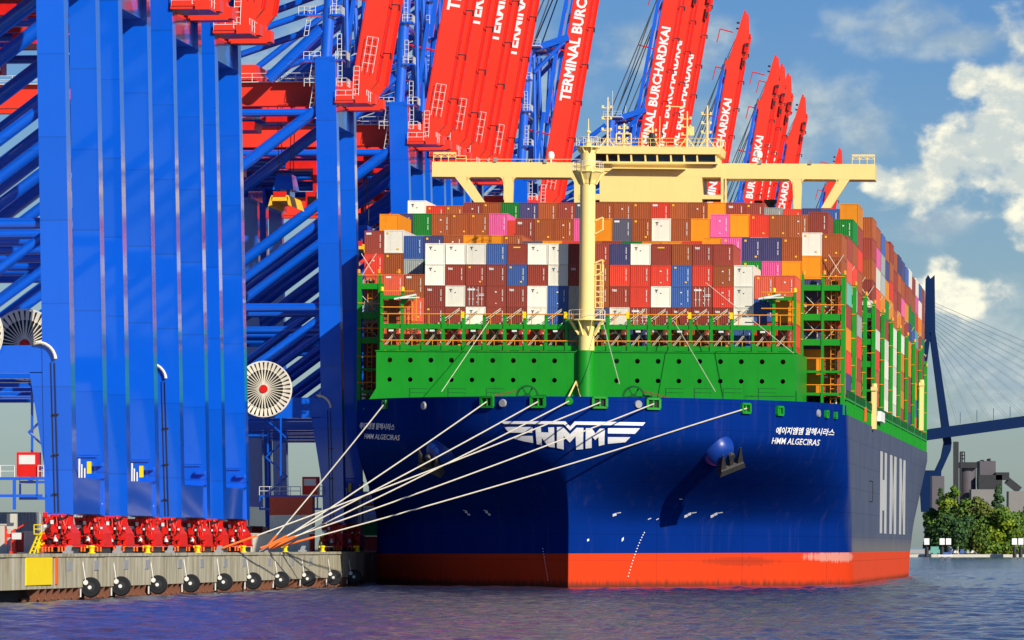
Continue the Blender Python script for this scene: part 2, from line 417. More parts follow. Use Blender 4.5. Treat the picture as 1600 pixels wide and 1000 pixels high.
wm.add([(-9000, -400, -.10), (9000, -400, -.10), (9000, y0_, -.10), (h0, y0_, -.10), (-h0, y0_, -.10), (-9000, y0_, -.10), (9000, y1_, -.10), (h1, y1_, -.10), (-h1, y1_, -.10), (-9000, y1_, -.10), (9000, 30000, -.10), (-9000, 30000, -.10)],
       [(0, 1, 2, 3, 4, 5), (3, 2, 6, 7), (5, 4, 8, 9), (9, 8, 7, 6, 10, 11)])
structure(wm.build('open_water', 'water_surface'))

EDGE = 4.0                                         # quay edge, metres waterside of the crane rail
QM = quay_mat(0, 500, 0)
q = MB()
q.add([(-900, -30, QZ), (EDGE, -30, QZ), (EDGE, 275, QZ), (EDGE - 5, 275, QZ), (EDGE - 5, 1700, QZ), (-900, 1700, QZ)], [(0, 1, 2, 3, 4, 5)])
qg = structure(q.build('quay_ground', 'quay_concrete', mat=QM))
qe = empty('quay_wall', QM)
tag(qe, 'weathered concrete quay wall with joints running under the cranes', 'quay wall')
EDGE_X = EDGE
q = MB()
y = -30.0
k = 0
while y < 268:                                     # cast panels with open joints between
    ln = 8.6
    q.box(EDGE_X - 1.2, EDGE_X - 0.03 * (k % 3), y + 0.09, y + ln - 0.09, 0.55, QZ - 0.28)
    y += ln; k += 1
q.box(EDGE_X - 1.2, EDGE_X - 0.35, -30, 275, 0.6, QZ - 0.3)
q.box(EDGE_X - 7, EDGE_X - 5, 275.1, 1700, -2, QZ - 0.3)
q.build('panel', 'quay_concrete', qe)
q = MB(); q.box(EDGE_X - 6.0, EDGE_X - 1.9, -30, 275, -2, 0.56); q.build('back_wall', 'recess_shade', qe)
q = MB(); q.box(EDGE_X - 1.3, EDGE_X + 0.12, -30, 275, QZ - 0.28, QZ + 0.05); q.box(EDGE_X - 6.3, EDGE_X - 4.9, 275.05, 1700, QZ - 0.28, QZ + 0.05)
q.build('coping', 'quay_concrete', qe)
q = MB()                                           # steel guide at the waterline with triangular brackets
q.box(EDGE_X - 1.7, EDGE_X - 1.45, 37, 275, -0.9, -0.35)
q.build('waling', 'rust', qe)
br0 = None
yy = 38.0
for i in range(66):
    if br0 is None:
        b = MB(); b.hexa([(EDGE_X - 1.5, 0, 0.54), (EDGE_X - 0.02, 0, 0.54), (EDGE_X - 0.25, 0, -0.5), (EDGE_X - 0.6, 0, -1.0)],
                         [(EDGE_X - 1.5, .16, 0.54), (EDGE_X - 0.02, .16, 0.54), (EDGE_X - 0.25, .16, -0.5), (EDGE_X - 0.6, .16, -1.0)])
        b.beam((EDGE_X - 1.4, 0.3, 0.4), (EDGE_X - 0.4, 1.6, -0.5), 0.16, 0.2)
        br0 = b.build('bracket', 'rust', qe); o = br0
    else:
        o = br0.copy(); col.objects.link(o)
    o.location = (0, yy, 0); yy += 3.5
yb = MB(); yb.box(EDGE_X - 0.8, EDGE_X + 0.10, 31.0, 44.0, 0.95, QZ - 0.32)
yb.build('warning_panel', 'safety_yellow', qe)
yb = MB(); yb.box(EDGE_X - 0.85, EDGE_X + 0.06, 46, 47.2, 0.95, QZ - 0.32)
yb.build('warning_strip', 'hinge_orange', qe)
# small steel recess ladders and plates on the wall
for i, yl in enumerate((52, 67, 84, 97, 118, 133, 150, 164, 184, 203, 219)):
    l = MB(); l.box(EDGE_X - 0.1, EDGE_X + 0.03, yl, yl + 2.6, 2.3, 3.3)
    l.build('plate', 'grey_steel', qe)

def d_on_edge(px):                                 # distance at which the quay edge stands at a photo column
    return (110.1 - EDGE) / (QT - (px - 800) / F_PX)
# round rubber fenders hung in front of the wall
FX = (130, 178, 236, 288, 340, 386, 430, 472, 513, 545)
FL = ['round black fender wheel nearest the yellow panel', 'second round black fender from the yellow panel', 'third round black fender from the yellow panel',
      'black fender wheel under the third leg pair of red bogies', 'black fender wheel below the last red bogies', 'black fender wheel just left of the orange rope ends',
      'black fender wheel below the orange rope ends', 'black fender wheel right of the orange rope ends', 'small black fender wheel near the shadowed quay end', 'farthest small black fender wheel in the shadow of the ship']
proto = None
for i, px in enumerate(FX):
    d = d_on_edge(px)
    if proto is None:
        proto = empty('wheel_fender', Matrix.Identity(4))
        t = MB(); t.lathe([(0.55, -0.35), (0.95, -0.35), (1.06, -0.15), (1.06, 0.15), (0.95, 0.35), (0.55, 0.35)], n=22, axis='y'); t.build('tyre', 'black_rubber', proto, True)
        t = MB(); t.lathe([(0.10, -0.42), (0.5, -0.38), (0.56, -0.3), (0.56, 0.3)], n=18, axis='y'); t.build('rim', 'dark_steel', proto, True)
        t = MB(); t.lathe([(0.2, -0.5), (0.2, -0.4)], n=12, axis='y'); t.build('hub', 'mark_white', proto, True)
        t = MB(); t.beam((-0.95, -0.42, -1.0), (-0.95, -0.42, 0.5), 0.14, 0.1); t.build('guide_bar', 'mark_white', proto)
        t = MB(); t.lathe([(0.26, -0.52), (0.26, -0.42)], o=(-0.42, 0, 0.5), n=12, axis='y'); t.tube((-0.42, -0.45, 0.6), (-0.8, -0.2, 2.8), 0.05, 5); t.build('chain', 'mark_white', proto)
        o = proto
    else: o = copy_tree(proto)
    o.matrix_local = quay_mat(EDGE + 0.75 + 0.0, d, 0.55)
    tag(o, FL[i], 'fender', 'wheel fenders along the quay wall')
BX = (152, 239, 317, 388, 453, 511, 565)
BL = ['yellow mooring bollard left of the first gap in the bogies', 'yellow mooring bollard before the second red bogies', 'yellow mooring bollard before the third red bogies', 'yellow mooring bollard at the last red bogies',
      'yellow mooring bollard right of the orange rope ends', 'small yellow bollard before the grey barrier end', 'farthest yellow bollard beside the dark hull']
proto = None
for px, lb in zip(BX, BL):
    if proto is None:
        b = MB(); b.lathe([(0.42, 0), (0.42, 0.08), (0.26, 0.12), (0.24, 0.5), (0.36, 0.62), (0.36, 0.78), (0.2, 0.84)], n=14)
        b.box(-0.5, 0.05, -0.16, 0.16, 0.55, 0.8)
        proto = b.build('bollard', 'safety_yellow', None, True); o = proto
    else: o = proto.copy(); col.objects.link(o)
    o.matrix_local = quay_mat(EDGE - 0.6, d_on_edge(px), QZ + 0.05)
    tag(o, lb, 'bollard', 'yellow bollards along the quay edge')
GX = (117, 194, 275, 351, 421, 481)
GL = ['grey mooring hook at the yellow ladder', 'grey mooring hook before the middle of the first red bogies', 'grey mooring hook before the second crane bogies', 'grey mooring hook holding the leftmost orange rope ends', 'grey mooring hook holding most rope ends', 'grey mooring hook behind the lowest rope']
proto = None
for px, lb in zip(GX, GL):
    if proto is None:
        b = MB(); b.box(-0.5, 0.5, -0.4, 0.4, 0, 0.25); b.hexa([(-0.3, -0.2, 0.25), (0.3, -0.2, 0.25), (0.3, 0.2, 0.25), (-0.3, 0.2, 0.25)], [(-0.1, -0.15, 0.8), (0.45, -0.15, 0.8), (0.45, 0.15, 0.8), (-0.1, 0.15, 0.8)])
        proto = b.build('mooring_hook', 'grey_steel'); o = proto
    else: o = proto.copy(); col.objects.link(o)
    o.matrix_local = quay_mat(EDGE - 0.7, d_on_edge(px), QZ + 0.05)
    tag(o, lb, 'mooring hook', 'grey mooring hooks along the quay edge')

# ------------------------------------------------------------------ gantry cranes
G = empty('gantry_crane', Matrix.Identity(4))
SPAN, DEP, TOP = -35.0, 18.0, 70.0
HX, HZ, BL_, TILT = 3.5, 66.2, 72.0, R(10.0)
def lean(z): return -1.0 * z / 54
def leg_mesh(yc, wx=3.0, wy=2.4, top=TOP, x=0.0, taper=True):
    m = MB()
    def ring(z, sx, sy): return [(x + lean(z) + a * sx / 2, yc + b * sy / 2, z) for a, b in ((-1, -1), (1, -1), (1, 1), (-1, 1))]
    zs = [4.1, 10.0, 19.0, top]
    for a, b in zip(zs, zs[1:]): m.hexa(ring(a, wx, wy), ring(b, wx * (0.96 if b == top else 1), wy))
    if x == 0:                                     # gusset under the portal beam
        y0, y1 = yc - wy / 2 + 0.1, yc + wy / 2 - 0.1
        m.prism([(lean(19) - 1.5, 19.0), (lean(19) - 2.9, 19.0), (lean(9) - 1.45, 8.8)], y0, y1)
    return m
for yc in (0.0, DEP):
    leg_mesh(yc).build('leg', 'crane_blue', G)
    leg_mesh(yc, 2.4, 2.2, 66, SPAN).build('leg', 'crane_blue', G)
# frame in both planes
for yc in (0.0, DEP):
    m = MB(); m.box(SPAN, lean(20) - 1.4, yc - 1.1, yc + 1.1, 18.9, 21.8); m.build('portal_beam', 'crane_blue', G)
    m = MB()
    m.tube((lean(34) - 1.3, yc, 34.6), (SPAN, yc, 34.6), 0.62, 12); m.build('tie_beam', 'crane_blue', G, True); m = MB()
    m.tube((lean(66) - 1.3, yc, 62.2), (SPAN, yc, 62.2), 0.55, 12)
    m.build('tie_beam', 'crane_blue', G, True)
    for (z0, x1, z1, r) in ((63.3, SPAN, 38.6, 0.84), (47.2, SPAN, 22.6, 0.64), (33.8, -18.0, 21.8, 0.52), (74.0, -9.5, 67.0, 0.85)):
        m = MB(); m.tube((lean(z0) - 0.6, yc, z0), (x1, yc, z1), r, 12); m.build('brace', 'crane_blue', G, True)
    m = MB(); m.tube((lean(TOP), yc, TOP), (0.2, yc, 94.0), 0.85, 14); m.build('mast', 'crane_blue', G, True)
    m = MB()
    for (z0, x1, z1) in ((77.2, SPAN, 66.0), (82.0, SPAN - 2, 69.5), (93.0, SPAN, 67.0)):
        m.tube((lean(TOP) + 0.3, yc, z0), (x1, yc, z1), 0.5, 10)
    m.build('backstay', 'crane_blue', G, True)
m = MB()
for z in (6.0,): m.box(lean(z) - 1.25, lean(z) + 1.25, 1.3, DEP - 1.3, 4.2, 8.0)
m.build('sill_beam', 'crane_blue', G)
m = MB(); m.box(SPAN - 1.2, SPAN + 1.2, 1.2, DEP - 1.2, 4.2, 7.4); m.build('sill_beam', 'crane_blue', G)
m = MB()
m.box(lean(66) - 1.0, lean(66) + 1.0, 1.3, DEP - 1.3, 60.6, 63.4); m.box(SPAN - 1, SPAN + 1, 1.2, DEP - 1.2, 59, 62)
m.tube((0.2, 0, 93), (0.2, DEP, 93), 0.6, 10); m.tube((-0.6, 0, 82), (-0.6, DEP, 82), 0.45, 10)
m.build('cross_beam', 'crane_blue', G)
# slim tubes standing inside the A-frame and the apex arm reaching toward the boom
m = MB()
for x0, x1, yc in ((1.2, 0.9, 3.5), (2.4, 1.6, 5.0), (3.4, 3.6, 12.0), (1.6, 2.8, 15.0)):
    m.tube((x0, yc, 71.0), (x1, yc, 93.5), 0.34, 8)
for yc in (3.2, 12.2):
    m.beam((0.2, yc, 94.2), (7.6, yc, 96.6), 0.9, 1.2); m.tube((1.0, yc, 90.0), (7.0, yc, 96.2), 0.4, 8)
m.build('apex_frame', 'crane_blue', G)
m = MB(); m.box(-1.6, 2.6, -1.2, DEP + 1.2, 94.6, 94.75); m.rail((-1.6, -1.2, 94.75), (2.6, -1.2, 94.75)); m.rail((-1.6, -1.2, 94.75), (-1.6, DEP, 94.75)); m.tube((0.4, 1, 95), (0.4, 1, 100.5), 0.06, 5); m.tube((-0.8, 6, 95), (-0.8, 6, 98.5), 0.05, 5)
m.build('apex_platform', 'rail_white', G)
# fixed girder landward with walkway rails, machinery house
for yc in (4.5, 13.5):
    m = MB(); m.box(SPAN - 22, HX - 0.6, yc - 0.65, yc + 0.65, 63.8, 66.9); m.box(SPAN - 22, HX - 0.6, yc - 1.0, yc + 1.0, 63.45, 63.78)
    m.build('girder', 'crane_red', G)
    m = MB(); m.rail((SPAN - 22, yc - 1.4, 66.9), (-2.5, yc - 1.4, 66.9), 1.15, 2.4, 0.05); m.box(SPAN - 22, -2.5, yc - 1.5, yc - 0.6, 66.8, 66.9)
    m.build('walkway', 'rail_white', G)
m = MB(); m.box(-31, -17, 3.2, 14.8, 67.2, 71.9); m.box(-16.4, -12, 4, 14, 67.2, 69.4); m.box(-30, -18, 3.1, 3.18, 70.2, 70.5); m.build('machinery_house', 'crane_red', G)
m = MB(); m.box(-29.5, -27.5, 3.12, 3.19, 67.5, 69.5); m.box(-24.5, -22.5, 3.12, 3.19, 67.5, 69.5); m.box(-20, -18.6, 3.12, 3.19, 66.4, 68.8); m.build('vent', 'grey_steel', G)
# trolley with spreader and the driver's cab
m = MB(); m.box(-11.5, -5.0, 5.2, 12.8, 61.6, 62.5); m.box(-10.5, -6, 3.6, 5.2, 61.2, 62.4); m.box(-20, -12.5, 5.5, 12.5, 60.2, 61.4); m.build('trolley', 'machine_red', G)
m = MB(); m.box(-16.6, -13.8, 4.0, 6.8, 53.5, 56.4); m.box(-15.6, -14.8, 5.0, 5.8, 56.35, 60.3); m.build('driver_cab', 'machine_red', G)
m = MB(); m.box(-16.3, -14.8, 3.95, 3.99, 54.2, 55.7); m.build('cab_window', 'window_glass', G)
m = MB(); m.box(-14.6, -13.9, 3.94, 3.985, 53.8, 56.1); m.tube((-14.75, 3.9, 53.3), (-14.75, 3.9, 57.4), 0.1, 5); m.build('cab_panel', 'rail_white', G)
# legs: bogies at the four corners
def bogie(yc):
    b = MB()
    x0 = lean(2)
    b.prism([(x0 - 1.55, 0.95), (x0 + 1.55, 0.95), (x0 + 1.5, 2.2), (x0 + 0.75, 3.3), (x0 + 0.8, 4.09), (x0 - 0.8, 4.09), (x0 - 0.75, 3.3), (x0 - 1.5, 2.2)], yc - 2.4, yc + 2.4)
    for s in (-1, 1):
        for k in range(3):
            b.box(x0 + s * (0.5 + 0.42 * k) - 0.1, x0 + s * (0.5 + 0.42 * k) + 0.1, yc - 2.9, yc - 2.4, 0.9, 3.2 - 0.45 * k)
        b.box(x0 + s * 1.15 - 0.35, x0 + s * 1.15 + 0.35, yc - 3.6, yc - 2.4, 1.5, 2.1)
        b.tube((x0 + s * 1.0, yc - 2.7, 2.5), (x0 + s * 0.45, yc - 2.6, 4.0), 0.16, 6)
        b.box(x0 + s * 1.05 - 0.5, x0 + s * 1.05 + 0.5, yc - 2.6, yc - 2.2, 3.0, 3.9)
    b.box(x0 - 1.5, x0 + 1.5, yc - 3.4, yc + 3.4, 0.75, 0.98)
    b.box(x0 - 0.45, x0 + 0.45, yc - 3.1, yc - 2.4, 1.1, 2.0)
    b.tube((x0 - 0.15, yc - 3.2, 2.4), (x0 - 0.15, yc - 2.3, 2.4), 0.38, 10)
    b.tube((x0 + 0.75, yc - 3.0, 2.75), (x0 + 0.75, yc - 2.3, 2.75), 0.22, 8)
    o = b.build('bogie', 'machine_red', G)
    w = MB()
    for k in (-2.4, -0.8, 0.8, 2.4): w.lathe([(0.34, -0.85), (0.36, 0.85)], o=(x0, yc + k, 0.36), n=12, axis='x')
    w.box(x0 - 1.2, x0 - 0.95, yc - 3.5, yc + 3.4, 0.08, 0.7); w.box(x0 + 0.95, x0 + 1.2, yc - 3.5, yc + 3.4, 0.08, 0.7)
    w.build('wheel', 'dark_steel', o)
    w = MB()
    for k in range(9):
        if k != 4: w.lathe([(0.1, 0), (0.14, 0.08), (0.1, 0.16), (0.14, 0.24), (0.1, 0.32), (0.14, 0.4), (0.1, 0.5)], o=(x0 - 1.4 + 0.35 * k, yc - 3.55, 0.2), n=8)
    w.build('spring', 'hinge_orange', o, True)
    w = MB()
    w.lathe([(0.26, 1.3), (0.24, 1.5), (0.1, 1.95)], o=(x0 + 0.02, yc - 3.45, 0.0), n=10); w.box(x0 - 1.35, x0 - 0.75, yc - 3.0, yc - 2.9, 2.75, 3.05); w.box(x0 - 0.62, x0 - 0.3, yc - 3.0, yc - 2.9, 3.1, 3.5); w.box(x0 + 0.28, x0 + 0.5, yc - 3.3, yc - 3.2, 2.6, 2.85); w.box(x0 + 1.25, x0 + 1.5, yc - 3.0, yc - 2.9, 2.65, 2.85)
    w.build('lamp', 'mark_white', o)
    w = MB(); g = random.Random(int(yc) + 3)
    for k in range(26):
        a, z_ = x0 + g.uniform(-1.45, 1.4), g.uniform(0.9, 3.9); dx, dz = g.uniform(.05, .22), g.uniform(.04, .3)
        w.box(a, a + dx, yc - 3.75 + (0.9 if z_ > 2.2 else 0), yc - 2.3, z_, z_ + dz)
    w.box(x0 - 0.72, x0 - 0.66, yc - 3.3, yc - 2.4, 1.0, 3.4); w.box(x0 + 0.5, x0 + 0.56, yc - 3.3, yc - 2.4, 1.0, 3.2)
    w.build('fitting', 'dark_steel', o)
    w = MB()
    for k in range(22):
        a, z_ = x0 + g.uniform(-1.5, 1.4), g.uniform(0.9, 4.0); dx, dz = g.uniform(.1, .5), g.uniform(.06, .5)
        w.box(a, a + dx, yc - 3.6 + (0.9 if z_ > 2.2 else 0), yc - 2.3, z_, z_ + dz)
    for k in range(6): a = x0 + g.uniform(-1.3, 1.3); w.tube((a, yc - 3.0, 1.2), (a + g.uniform(-.7, .7), yc - 2.6, 3.9), .07, 5)
    w.build('gear_case', 'machine_red', o)
    w = MB(); w.beam((x0 - 1.75, yc - 3.3, 0.1), (x0 - 1.55, yc - 3.3, 2.3), 0.24, 0.1); w.beam((x0 - 1.95, yc - 3.3, 0.1), (x0 - 1.75, yc - 3.3, 1.6), 0.1, 0.1)
    for k in range(3): w.beam((x0 - 1.6 + 0.1, yc - 3.45, 0.9 + 0.5 * k), (x0 - 1.15, yc - 3.45, 1.15 + 0.5 * k), 0.1, 0.16)
    w.build('hazard_rail', 'safety_yellow', o)
    return o
for yc in (0.0, DEP): bogie(yc)
m = MB()
for yc in (0, DEP): m.box(SPAN - 1.3, SPAN + 1.3, yc - 3.2, yc + 3.2, 0.2, 4.1)
m.build('bogie', 'machine_red', G)
# service platform on the rear leg foot, with yellow cabinet, louvres and shade under it
m = MB(); m.box(lean(8) - 1.45, lean(8) + 1.5, DEP - 2.9, DEP - 1.21, 8.0, 8.15); m.tube((lean(9) - 1.3, DEP - 1.6, 10.6), (lean(9) + 1.0, DEP - 1.6, 10.6), 0.07, 5); m.box(lean(8) + 0.2, lean(8) + 1.3, DEP - 1.9, DEP - 1.21, 9.4, 9.8)
m.build('service_platform', 'crane_blue', G)
m = MB(); m.tube((lean(8) - 1.0, DEP - 2.6, 8.1), (lean(8) - 1.0, DEP - 2.6, 10.2), 0.12, 6); m.tube((lean(8) - 0.72, DEP - 2.7, 8.1), (lean(8) - 0.72, DEP - 2.7, 9.6), 0.1, 6); m.tube((lean(8) - 0.45, DEP - 2.4, 8.1), (lean(8) - 0.45, DEP - 2.4, 9.2), 0.09, 6)
m.box(lean(5) - 1.35, lean(5) - 0.45, DEP - 1.45, DEP - 1.22, 5.35, 5.5); m.box(lean(5) + 0.1, lean(5) + 1.25, DEP - 1.45, DEP - 1.22, 5.3, 5.42)
m.build('handrail_post', 'rail_white', G)
m = MB(); m.box(lean(8) - 0.15, lean(8) + 0.25, DEP - 2.6, DEP - 2.1, 8.6, 9.9); m.build('cabinet', 'safety_yellow', G)
# stairs platform with the red lift cabin, landward of the front leg
m = MB(); m.box(-10.5, -1.55, -2.4, 2.0, 7.75, 8.0); m.box(-10.5, -1.6, -2.5, -2.4, 5.9, 6.2); m.beam((-10.4, -2.4, 7.7), (-10.4, -2.4, 6.0), .2, .2); m.beam((-4.6, -2.4, 7.7), (-4.6, -2.4, 4.6), .3, .3); m.beam((-2.2, -2.4, 7.7), (-2.2, -2.4, 6.0), .2, .2)
m.build('stair_platform', 'crane_blue', G)
m = MB(); m.rail((-10.5, -2.4, 8.0), (-4.6, -2.4, 8.0), 1.2, 1.4, 0.05, 2); m.rail((-2.1, -2.4, 8.0), (-1.5, -2.4, 8.0), 1.2, 0.6, 0.05, 2); m.build('handrail', 'rail_white', G)
m = MB(); m.box(-4.4, -2.2, -2.2, -0.2, 8.05, 10.6); m.build('lift_cabin', 'machine_red', G)
m = MB(); m.box(-4.15, -2.45, -2.24, -2.19, 9.35, 10.3); m.build('cabin_window', 'rail_white', G)
m = MB()
m.beam((-7.5, -1.8, 8.0), (-7.5, -1.8, 18.9), .25, .25); m.build('stair_post', 'crane_blue', G); m = MB(); m.beam((-9.9, 1.8, 8.0), (-9.9, 1.8, 18.9), .25, .25); m.build('stair_post', 'crane_blue', G); m = MB()
for z0, x0, x1 in ((8, -9.9, -6.9), (10.7, -6.9, -9.9), (13.4, -9.9, -6.9), (16.1, -6.9, -9.9)): m.beam((x0, 0, z0), (x1, 0, z0 + 2.72), 0.8, 0.18)
m.build('stairs', 'crane_blue', G)
# big cable reel on the portal beam
o = empty('cable_reel', Matrix.Translation((-8.2, -1.9, 23.0))); o.parent = G
m = MB()
for k in range(36):                                # leaves of the reel, dark gaps between
    a0, a1 = R(k * 10 + 0.9), R(k * 10 + 9.1)
    m.hexa([(2.75 * math.cos(a0), -0.25, 2.75 * math.sin(a0)), (3.9 * math.cos(a0 + .02), -0.45, 3.9 * math.sin(a0 + .02)), (3.9 * math.cos(a1 - .02), -0.45, 3.9 * math.sin(a1 - .02)), (2.75 * math.cos(a1), -0.25, 2.75 * math.sin(a1))],
           [(2.75 * math.cos(a0), -0.2, 2.75 * math.sin(a0)), (3.9 * math.cos(a0 + .02), -0.4, 3.9 * math.sin(a0 + .02)), (3.9 * math.cos(a1 - .02), -0.4, 3.9 * math.sin(a1 - .02)), (2.75 * math.cos(a1), -0.2, 2.75 * math.sin(a1))])
for k in range(36):
    a = R(k * 10 + 5)
    m.beam((0.6 * math.cos(a), -0.4, 0.6 * math.sin(a)), (2.8 * math.cos(a), -0.3, 2.8 * math.sin(a)), 0.17, 0.1)
m.build('spoke', 'reel_cream', o)
m = MB(); m.lathe([(3.75, 0.0), (3.75, 0.35)], n=36, axis='y'); m.build('drum', 'dark_steel', o)
m = MB(); m.lathe([(3.98, -0.42), (3.98, -0.36), (3.86, -0.36), (3.86, -0.42), (3.98, -0.42)], n=48, axis='y', cap=False); m.lathe([(3.96, 0.4), (3.96, 0.5), (3.85, 0.5), (3.85, 0.4), (3.96, 0.4)], n=48, axis='y', cap=False); m.build('rim', 'reel_cream', o)
m = MB(); m.lathe([(0.55, -0.62), (0.6, -0.3)], n=12, axis='y'); m.build('hub', 'machine_red', o)
m = MB(); m.beam((0, 0.9, -1.6), (0, 0.9, 0.3), 2.0, 0.7, up=(0, 1, 0)); m.build('stand', 'crane_blue', o)
m = MB(); m.path([(x, -1.5, z) for x, z in arc(-2.3, 20.2, 1.9, 95, 5, 6)], 0.17, 6); m.build('cable_guide', 'reel_cream', G)
m = MB(); m.tube((-0.55, -1.32, 20), (-0.1, -1.32, 4.3), 0.05, 5); m.tube((-0.95, -1.28, 20), (-0.5, -1.28, 4.3), 0.05, 5)
for z in (14.5, 10.3, 6.2): m.box(-0.75, -0.1, -1.5, -1.2, z, z + 0.12)
m.build('cable', 'dark_steel', G)
# ladder tower and platforms on the seaward side of the front leg top
for z in (65.8, 69.6, 76, 82.5, 88.5):
    m = MB()
    x = lean(z) + (1.5 if z < 70 else 0.9)
    m.rail((x, -1.2, z), (x + 1.5, -1.2, z), 1.1, 0.75, 0.05); m.rail((x + 1.5, -1.2, z), (x + 1.5, 2, z), 1.1, 1.0, 0.05)
    m.ladder((x + 0.5, -0.9, z), (x + 0.5, -0.9, z + 3.6), 0.6, 0.05)
    m.build('ladder', 'rail_white', G); m = MB()
    m.rail((x - 4.6, -1.0, z), (x - 2.2, -1.0, z), 1.1, 0.8, 0.05); m.ladder((x - 3.6, -0.6, z - 3), (x - 3.0, -0.6, z + 0.5), 0.6, 0.05); m.build('ladder', 'rail_white', G)
m = MB()
for z in (69.6, 76, 82.5, 88.5):
    x = lean(z) + 0.9
    m.box(x, x + 1.6, -1.3, 2, z - 0.25, z); m.box(x - 4.7, x - 1.6, -1.1, 0.9, z - 0.25, z)
m.build('platform', 'crane_blue', G)
# hinge bracket with its own platform, front red head that shades the leg
for yc in (4.5, 13.5):
    m = MB(); m.box(lean(62) + 1.0, HX + 1.7, yc - 1.3, yc + 1.3, 63.6, 65.0); m.box(HX - 0.8, HX + 0.9, yc - 0.9, yc + 0.9, 64.9, 67.2)
    if yc > 10: m.build('hinge', 'crane_red', G); m = MB()
    else: m.build('hinge', 'crane_red', G)
m.box(lean(62) + 1.3, HX + 1.2, -1.6, 6.0, 63.4, 63.75); m.box(lean(62) + 1.3, HX + 1.2, 12.0, 15.0, 63.4, 63.75); m.box(HX - 0.4, HX + 1.3, -1.9, -0.9, 63.3, 64.4); m.box(lean(62) + 1.5, HX - 0.6, -1.7, -1.1, 63.75, 64.4)
m.build('hinge', 'crane_red', G)
m = MB(); m.rail((lean(62) + 1.4, -1.6, 63.75), (HX - 0.4, -1.6, 63.75), 1.4, 1.1, 0.05); m.rail((HX + 1.2, -1.6, 63.75), (HX + 1.2, 4, 63.75), 1.4, 1.5, 0.05); m.ladder((HX - 0.4, -1.7, 64), (HX - 0.2, -1.7, 68.5), 0.8, 0.05)
m.build('hinge_rail', 'rail_white', G)
# boom, raised
bx = empty('boom', Matrix.Translation((HX, 0, HZ)) @ Matrix.Rotation(TILT, 4, 'Y')); bx.parent = G
W2 = 1.75                                          # half depth of the girder
def girder_poly(): return [(-W2, 0.6), (-0.4, -0.6), (0.9, -0.6), (W2, 0.8), (W2, 60.5), (W2 + 0.55, 60.8), (W2 + 0.55, 66.5), (W2 - 0.1, 67), (0.9, 70.6), (0.55, BL_), (0.1, BL_), (-0.15, 70.5), (-0.55, 67), (-W2 + 0.1, 59.5), (-W2, 59), (-W2 - 0.9, 58.6), (-W2 - 0.9, 57.0), (-W2, 56.6)]
for yc in (4.5, 13.5):
    m = MB(); m.prism(girder_poly(), yc - 0.6, yc + 0.6); m.build('boom_girder', 'crane_red', bx)
m = MB()
for k in range(10): m.box(-0.6, 0.6, 5.1, 12.9, 6 + 6.4 * k, 6.6 + 6.4 * k)
m.build('cross_tie', 'crane_red', bx)
m = MB()
for yc in (4.5, 13.5):
    m.box(W2, W2 + 0.32, yc - 0.35, yc + 0.35, 1, 60); m.box(W2 - 0.12, W2 - 0.04, yc - 0.63, yc - 0.6, 1, 60); m.box(-W2 + .1, -W2 + .16, yc - 0.63, yc - 0.6, 1, 56)
m.build('trolley_rail', 'machine_red', bx)
m = MB(); m.box(W2 + 0.1, W2 + 0.95, 3.2, 4.0, 61.5, 63.9); m.box(W2 + 0.15, W2 + 0.85, 3.3, 4.0, 57.6, 60.4); m.box(W2 - 0.2, W2 + 0.3, 12, 14, 66, 67); m.build('sheave_box', 'machine_red', bx)
m = MB(); m.box(W2 + 0.3, W2 + 1.0, 3.1, 3.2, 63.0, 63.9); m.box(W2 + 0.3, W2 + 0.8, 3.2, 3.3, 58.0, 59.4); m.tube((-0.55, 4.5, 66), (-2.6, 4.5, 57.8), 0.07, 5); m.tube((-0.2, 4.5, 66), (-2.2, 4.5, 57.8), 0.07, 5)
for k in range(9): m.tube((-0.75 - .22 * k, 4.4, 65.2 - .9 * k), (-0.35 - .22 * k, 4.4, 65.2 - .9 * k), 0.05, 4)
m.box(-1.3, -0.6, 4.2, 4.8, 68.4, 68.9); m.box(-1.2, -0.5, 4.2, 4.8, 67.0, 67.4)
m.build('tip_ladder', 'dark_steel', bx)
m = MB()
for z, ln in ((66.0, 3.4), (56.4, 2.8), (44, 3.6), (28, 4.4), (12, 5.2)):
    m.tube((-W2, 3.6, z), (-W2 - ln, 3.6, z + 0.3), 0.17, 6)
    if z > 50: m.tube((-W2 - ln, 3.6, z + 0.3), (-W2 - ln - 0.2, 3.6, z - 3.2), 0.13, 6)
m.build('boom_spar', 'machine_red', bx)
m = MB()
for k in range(9):
    z = 5 + 7.0 * k; m.tube((W2 + 0.2, 3.5, z), (W2 + 1.5, 3.5, z + 0.15), 0.09, 5); m.tube((W2 + 1.4, 3.5, z + .1), (W2 + 1.5, 3.5, z - 0.7), 0.14, 6)
m.build('boom_lamp', 'dark_steel', bx)
m = MB(); m.rail((-0.6, 3.4, 2.0), (1.0, 3.4, 2.0), 5.0, 0.8, 0.045, 4); m.rail((-0.7, 12.4, 2.0), (0.7, 12.4, 2.0), 4.0, 0.7, 0.045, 3); m.build('boom_cage', 'rail_white', bx)
vs, fs, tw, th = text2d('TERMINAL BURCHARDKAI', 1.0, 0.035)
m = MB(); sx, sy = 30.5 / tw, 2.05 / th
for yc, s in ((3.87, 1),):
    m.add([(0.95 - y * sy, yc, 18.7 + x * sx) for x, y in vs], fs)
m.build('boom_lettering', 'letter_white', bx)
vs2 = [(0.95 - y * sy, 12.87, 18.7 + x * sx) for x, y in vs]
m = MB(); m.add(vs2, fs); m.build('boom_lettering', 'letter_white', bx)
